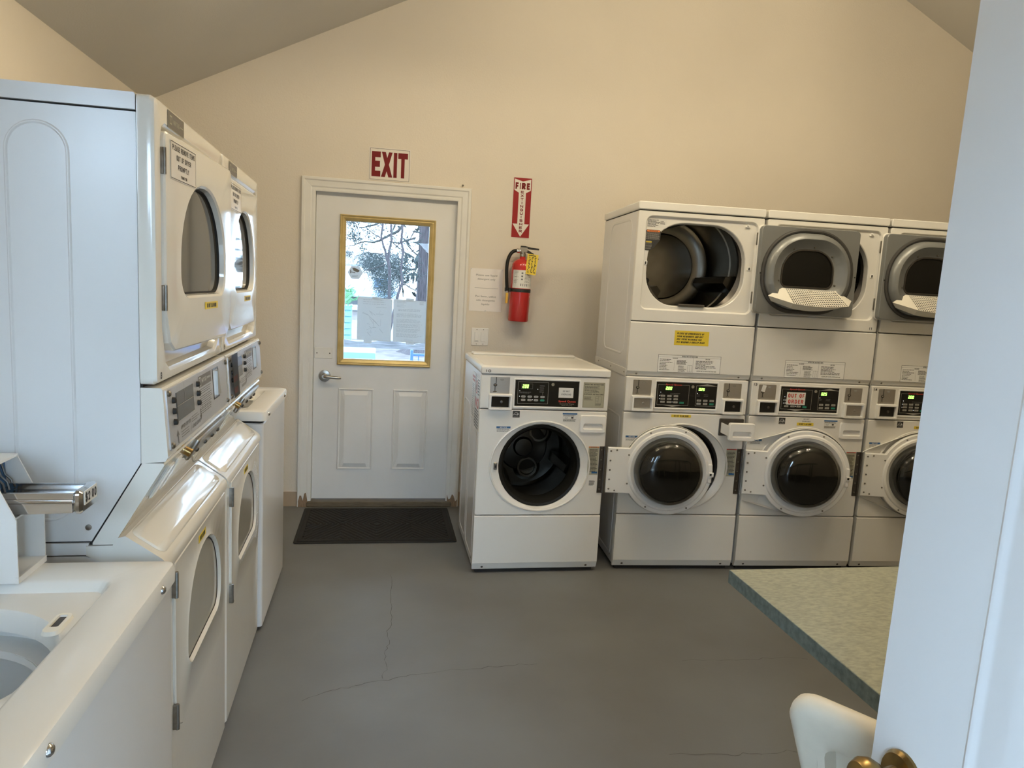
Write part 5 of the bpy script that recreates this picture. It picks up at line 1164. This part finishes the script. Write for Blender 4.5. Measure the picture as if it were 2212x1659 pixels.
t2_ = empty('young_tree', (.12, 14.0, GZ)); tag(t2_, 'slender many-stemmed young tree in the middle of the door glass', 'tree'); l2 = Vector(t2_.location)
for pts, r0, r1_ in (([(1115, 2950), (1110, 1600), (1100, 1200), (1060, 1000), (1080, 800), (1120, 600), (1100, 220), (1090, -700)], .036, .018),
                     ([(1115, 2400), (1110, 1200), (1030, 1000), (1000, 850), (950, 720), (900, 520), (930, 200), (950, -600)], .024, .018),
                     ([(1115, 2700), (1300, 1750), (1380, 1500), (1340, 1200), (1380, 800), (1330, 600), (1350, 300), (1380, -600)], .03, .02),
                     ([(1330, 620), (1240, 720), (1150, 860)], .010, .006), ([(900, 560), (780, 500), (660, 420), (570, 350)], .012, .006), ([(1020, 1110), (860, 1180), (700, 1230), (560, 1280), (470, 1390)], .012, .006), ([(1060, 980), (900, 900), (760, 880)], .010, .006)):
    P = [Vector(vp(*p, 14.))-l2 for p in pts]; part('stem', MB().tube(P, r0, 7, r1=r1_), BARK if r0 > .02 else TWIG, t2_)
fm = MB()
for zx, zy, r_, n in ((1000, 1480, .10, 160), (780, 1180, .08, 160), (1100, 700, .14, 130), (1250, 450, .14, 130), (1000, 300, .14, 130), (1330, 900, .12, 130)): needles(fm, Vector(vp(zx, zy, 14.))-l2, r_, n, rnd, ln=.07)
fo_ = part('foliage', fm, NEED, t2_, 0); fo_['kind'] = 'stuff'

CW = mat('camper_white', (.42, .43, .43), .4, noise=.03); CB = mat('camper_stripe', (.25, .34, .46), .4, noise=.05)
cp = empty('camper_trailer', (-4.0, 38, GZ)); tag(cp, 'white camper trailer with blue stripe parked beyond the trees', 'camper')
part('body', MB().rb(-7, 4.9, 0, 2.4, .75, 3.05, .25, .05), CW, cp)
for k in range(10): part('siding_ridge', MB().box(-6.9, 4.7, -.02, 0, 1.15+k*.17, 1.17+k*.17), CW, cp, 0)
part('stripe', MB().box(-6.95, 4.8, -.025, 0, .80, 1.12), CB, cp, 0)
part('awning_rail', MB().box(-6.9, 4.7, -.12, -.02, 2.36, 2.44), mat('awning_grey', (.22, .24, .26), .5), cp, 0)
for x in (3.64, -1.5, -4.2):
    wd = part('window', MB().rb(x-.05, x+.82, -.035, 0, 1.27, 1.77, .06, .01), CB, cp); part('pane', MB().rb(x, x+.77, -.04, -.03, 1.31, 1.73, .05, .004), mat('camper_glass', (.12, .18, .26), .08), wd)
for x in (-2.2, -1.2): part('wheel', MB().lathe([(.30, -.02), (.34, 0), (.34, .2), (.30, .22)], (x, 0, .34), 'y', 20), RUBBER, cp)
part('skirt', MB().box(-6.6, 4.5, .15, 2.2, .35, .76), mat('under_dark', (.05, .055, .06), .8), cp, 0)
for x in (-6.3, 4.2): part('jack', MB().tube([(x, .4, 0), (x, .4, .4)], .05, 8), STEEL, cp)

fence = empty('plank_fence', (.2, 7.5, GZ)); tag(fence, 'weathered grey plank rail on posts just outside the back door', 'fence')
WGREY = mat('weathered_wood', (.12, .12, .13), .9, alt=(.045, .045, .05), nscale=9, detail=10, stretch=(.6, 6, 8), bump=.6, bscale=30)
pk = MB(); n = 26; up_ = [(-1.9+3.8*i/n, 1.052+.010*math.sin(i*1.7)-.008*(i % 3)) for i in range(n+1)]
pk.prism([(-1.9, .972), (1.9, .972)]+[(x, z) for x, z in reversed(up_)], 0, .045); part('rail', pk, WGREY, fence, 0)
for x in (-1.6, 1.6): part('post', MB().rb(x-.045, x+.045, .045, .135, 0, 1.1, .006), WGREY, fence)
TEAL = mat('teal_plastic', (.11, .27, .28), .4, noise=.05)
bn = empty('storage_bin', (-.24, 6.75, GZ)); tag(bn, 'pale teal plastic bin outside, low at the left of the door glass', 'bin')
part('bin_body', MB().rb(-.30, .19, -.22, .22, 0, .95, .02), TEAL, bn); part('bin_lid', MB().rb(-.32, .205, -.24, .24, .952, 1.022, .012), TEAL, bn)
BLUE = mat('blue_metal', (.02, .06, .20), .4, noise=.05)
bc = empty('metal_railing', (.55, 9.0, GZ)); tag(bc, 'blue metal railing outside, low at the right of the door glass', 'railing')
for x in (-.155, .85): part('post', MB().rb(x-.018, x+.018, -.018, .018, 0, .83, .003), BLUE, bc)
part('top_bar', MB().rb(-.14, .84, -.012, .012, .755, .785, .003), BLUE, bc); part('bottom_bar', MB().rb(-.14, .84, -.012, .012, .12, .145, .003), BLUE, bc)
for k in range(11): part('baluster', MB().tube([(-.07+k*.083, 0, .14), (-.07+k*.083, 0, .76)], .007, 6), BLUE, bc)
pl = empty('slatted_planter', (-.80, 18.0, GZ)); tag(pl, 'small teal slatted planter far outside at the left of the door glass', 'planter')
for k in range(6): part('slat', MB().rb(-.13, .10, -.02, .0, .16+k*.15, .27+k*.15, .01), TEAL, pl)
for x in (-.12, .09): part('post', MB().box(x-.02, x+.02, 0, .25, 0, 1.05), TEAL, pl, 0)
part('planter_back', MB().box(-.10, .07, .02, .24, .1, 1.0), mat('teal_dark', (.10, .25, .26), .6), pl, 0)
fm = MB(); needles(fm, (-.05, 0, 1.2), .10, 120, rnd, droop=-.4, ln=.2, wd=.02); fo_ = part('foliage', fm, mat('leaf_green', (.08, .20, .10), .7), pl, 0); fo_['kind'] = 'stuff'
# unseen high boughs, added to shade the yard above the door glass view
cn = MB(); rc_ = random.Random(9)
for _ in range(2600):
    c = Vector((rc_.uniform(-22, 22), rc_.uniform(9.5, 44), rc_.uniform(6.2, 9.5))); a = rc_.uniform(0, 6.28); s1, s2 = rc_.uniform(.5, 1.0), rc_.uniform(.25, .5)
    u = Vector((math.cos(a), math.sin(a), rc_.uniform(-.3, .3)))*s1; v = Vector((-math.sin(a), math.cos(a), rc_.uniform(-.3, .3)))*s2
    cn.add([tuple(c-u), tuple(c+v), tuple(c+u), tuple(c-v)], [(0, 1, 2, 3)])
co = part('added_canopy', cn, NEED, None, 0); tag(co, 'high dark conifer boughs added unseen over the back yard to shade it', 'foliage', kind='stuff')
# woods on the entry side, out of view, added to hold back low daylight
wm = MB(); NX, NZ = 120, 14; rw = random.Random(4); L = []
for j in range(NZ+1):
    L.append([(-45+90*i/NX, -17+.9*math.sin(i*.9+j)+rw.uniform(-.5, .5)+j*.12, GZ+j/NZ*(3.0+.5*math.sin(i*.55)+.5*math.sin(i*1.7))+(rw.uniform(-.15, .15) if j else 0)) for i in range(NX+1)])
wm.add([p for l in L for p in l], [(j*(NX+1)+i, j*(NX+1)+i+1, (j+1)*(NX+1)+i+1, (j+1)*(NX+1)+i) for j in range(NZ) for i in range(NX)])
wo = part('unseen_woods', wm, mat('woods_green', (.035, .055, .035), .95, alt=(.09, .11, .07), nscale=1.5), None, 0); tag(wo, 'dark dense woods added across the yard to block low sky', 'unseen_woods', kind='stuff')
sd = empty('added_shed', (-.93, -3.2, GZ)); tag(sd, 'unseen grey board shed added left of the entry to block daylight', 'shed')  # unseen, added to keep entry daylight off the machine fronts
SHD = mat('added_shed_boards', (.24, .235, .225), .85, noise=.15, nscale=5, stretch=(6, 6, .6))
part('added_shed_body', MB().box(-.50, .50, -1.2, 0, 0, 3.4), SHD, sd, 0)
for k in range(7): part('batten', MB().box(-.47+k*.15, -.44+k*.15, 0, .015, .05, 3.35), SHD, sd, 0)
part('added_shed_roof', MB().prism([(-.58, 3.4), (.58, 3.4), (.58, 3.48), (-.58, 3.62)], -1.3, .1), SHD, sd, 0)
struct(part('added_porch_roof', MB().prism([(-3.4, 2.62), (-.24, 2.40), (-.24, 2.48), (-3.4, 2.70)], -.42, 3.2, 'x'), mat('added_porch_boards', (.30, .27, .23), .8, noise=.1), None, 0))  # unseen porch roof, added to cut high skylight at the entry
PSID = mat('added_porch_siding', (.30, .29, .27), .8, noise=.1, nscale=4)
struct(part('wall_added_porch', MB().box(1.05, 5.0, -3.3, -3.15, GZ, 2.60), PSID, None, 0))  # unseen wall, added to stop daylight coming in from the right
struct(part('wall_added_porch_side', MB().box(-.46, -.38, -.52, YF-.152, GZ, 2.42), PSID, None, 0))  # unseen side screen, added to dim daylight on the open door
w1 = struct(empty('added_window_1', (-1.11, YF-.075, 1.82)))  # unseen window, added to throw daylight on the near dryer side
part('window_frame', MB().shells([(rrect(-.195, .195, -.525, .525, 0), .06), (rrect(-.195, .195, -.525, .525, 0), .085), (rrect(-.14, .14, -.470, .470, 0), .085), (rrect(-.14, .14, -.470, .470, 0), -.03), (rrect(-.19, .19, -.520, .520, 0), -.03)], (0, 0), close=True), TRIM, w1, 0)
part('meeting_rail', MB().box(-.15, .15, -.02, .02, -.02, .02), TRIM, w1, 0); part('glass', MB().box(-.15, .15, -.002, .002, -.48, .48), GLASS, w1, 0)
# trees standing further off
for k, (x, y, h) in enumerate(((9.5, 46, 15), (4.6, 52, 13), (-14, 55, 16), (15, 50, 17))):
    t = empty('background_conifer', (x, y, GZ)); tag(t, ['tall far conifer right of the camper', 'shorter far conifer standing behind the camper', 'far conifer well left of the camper', 'rightmost far conifer beyond the road'][k], 'tree', 'far conifers')
    part('trunk', MB().tube([(0, 0, 0), (0, 0, h)], .3, 8, r1=.05), BARK, t)
    fm = MB()
    for _ in range(70):
        z = rnd.uniform(.12, 1)*h; r_ = (h-z)*.22+.2; a = rnd.uniform(0, 6.28); needles(fm, (r_*.6*math.cos(a), r_*.6*math.sin(a), z), r_*.35, 22, rnd, ln=.9, wd=.10)
    f_ = part('foliage', fm, NEED, t, 0); f_['kind'] = 'stuff'
bpy.data.objects.remove(_fo)
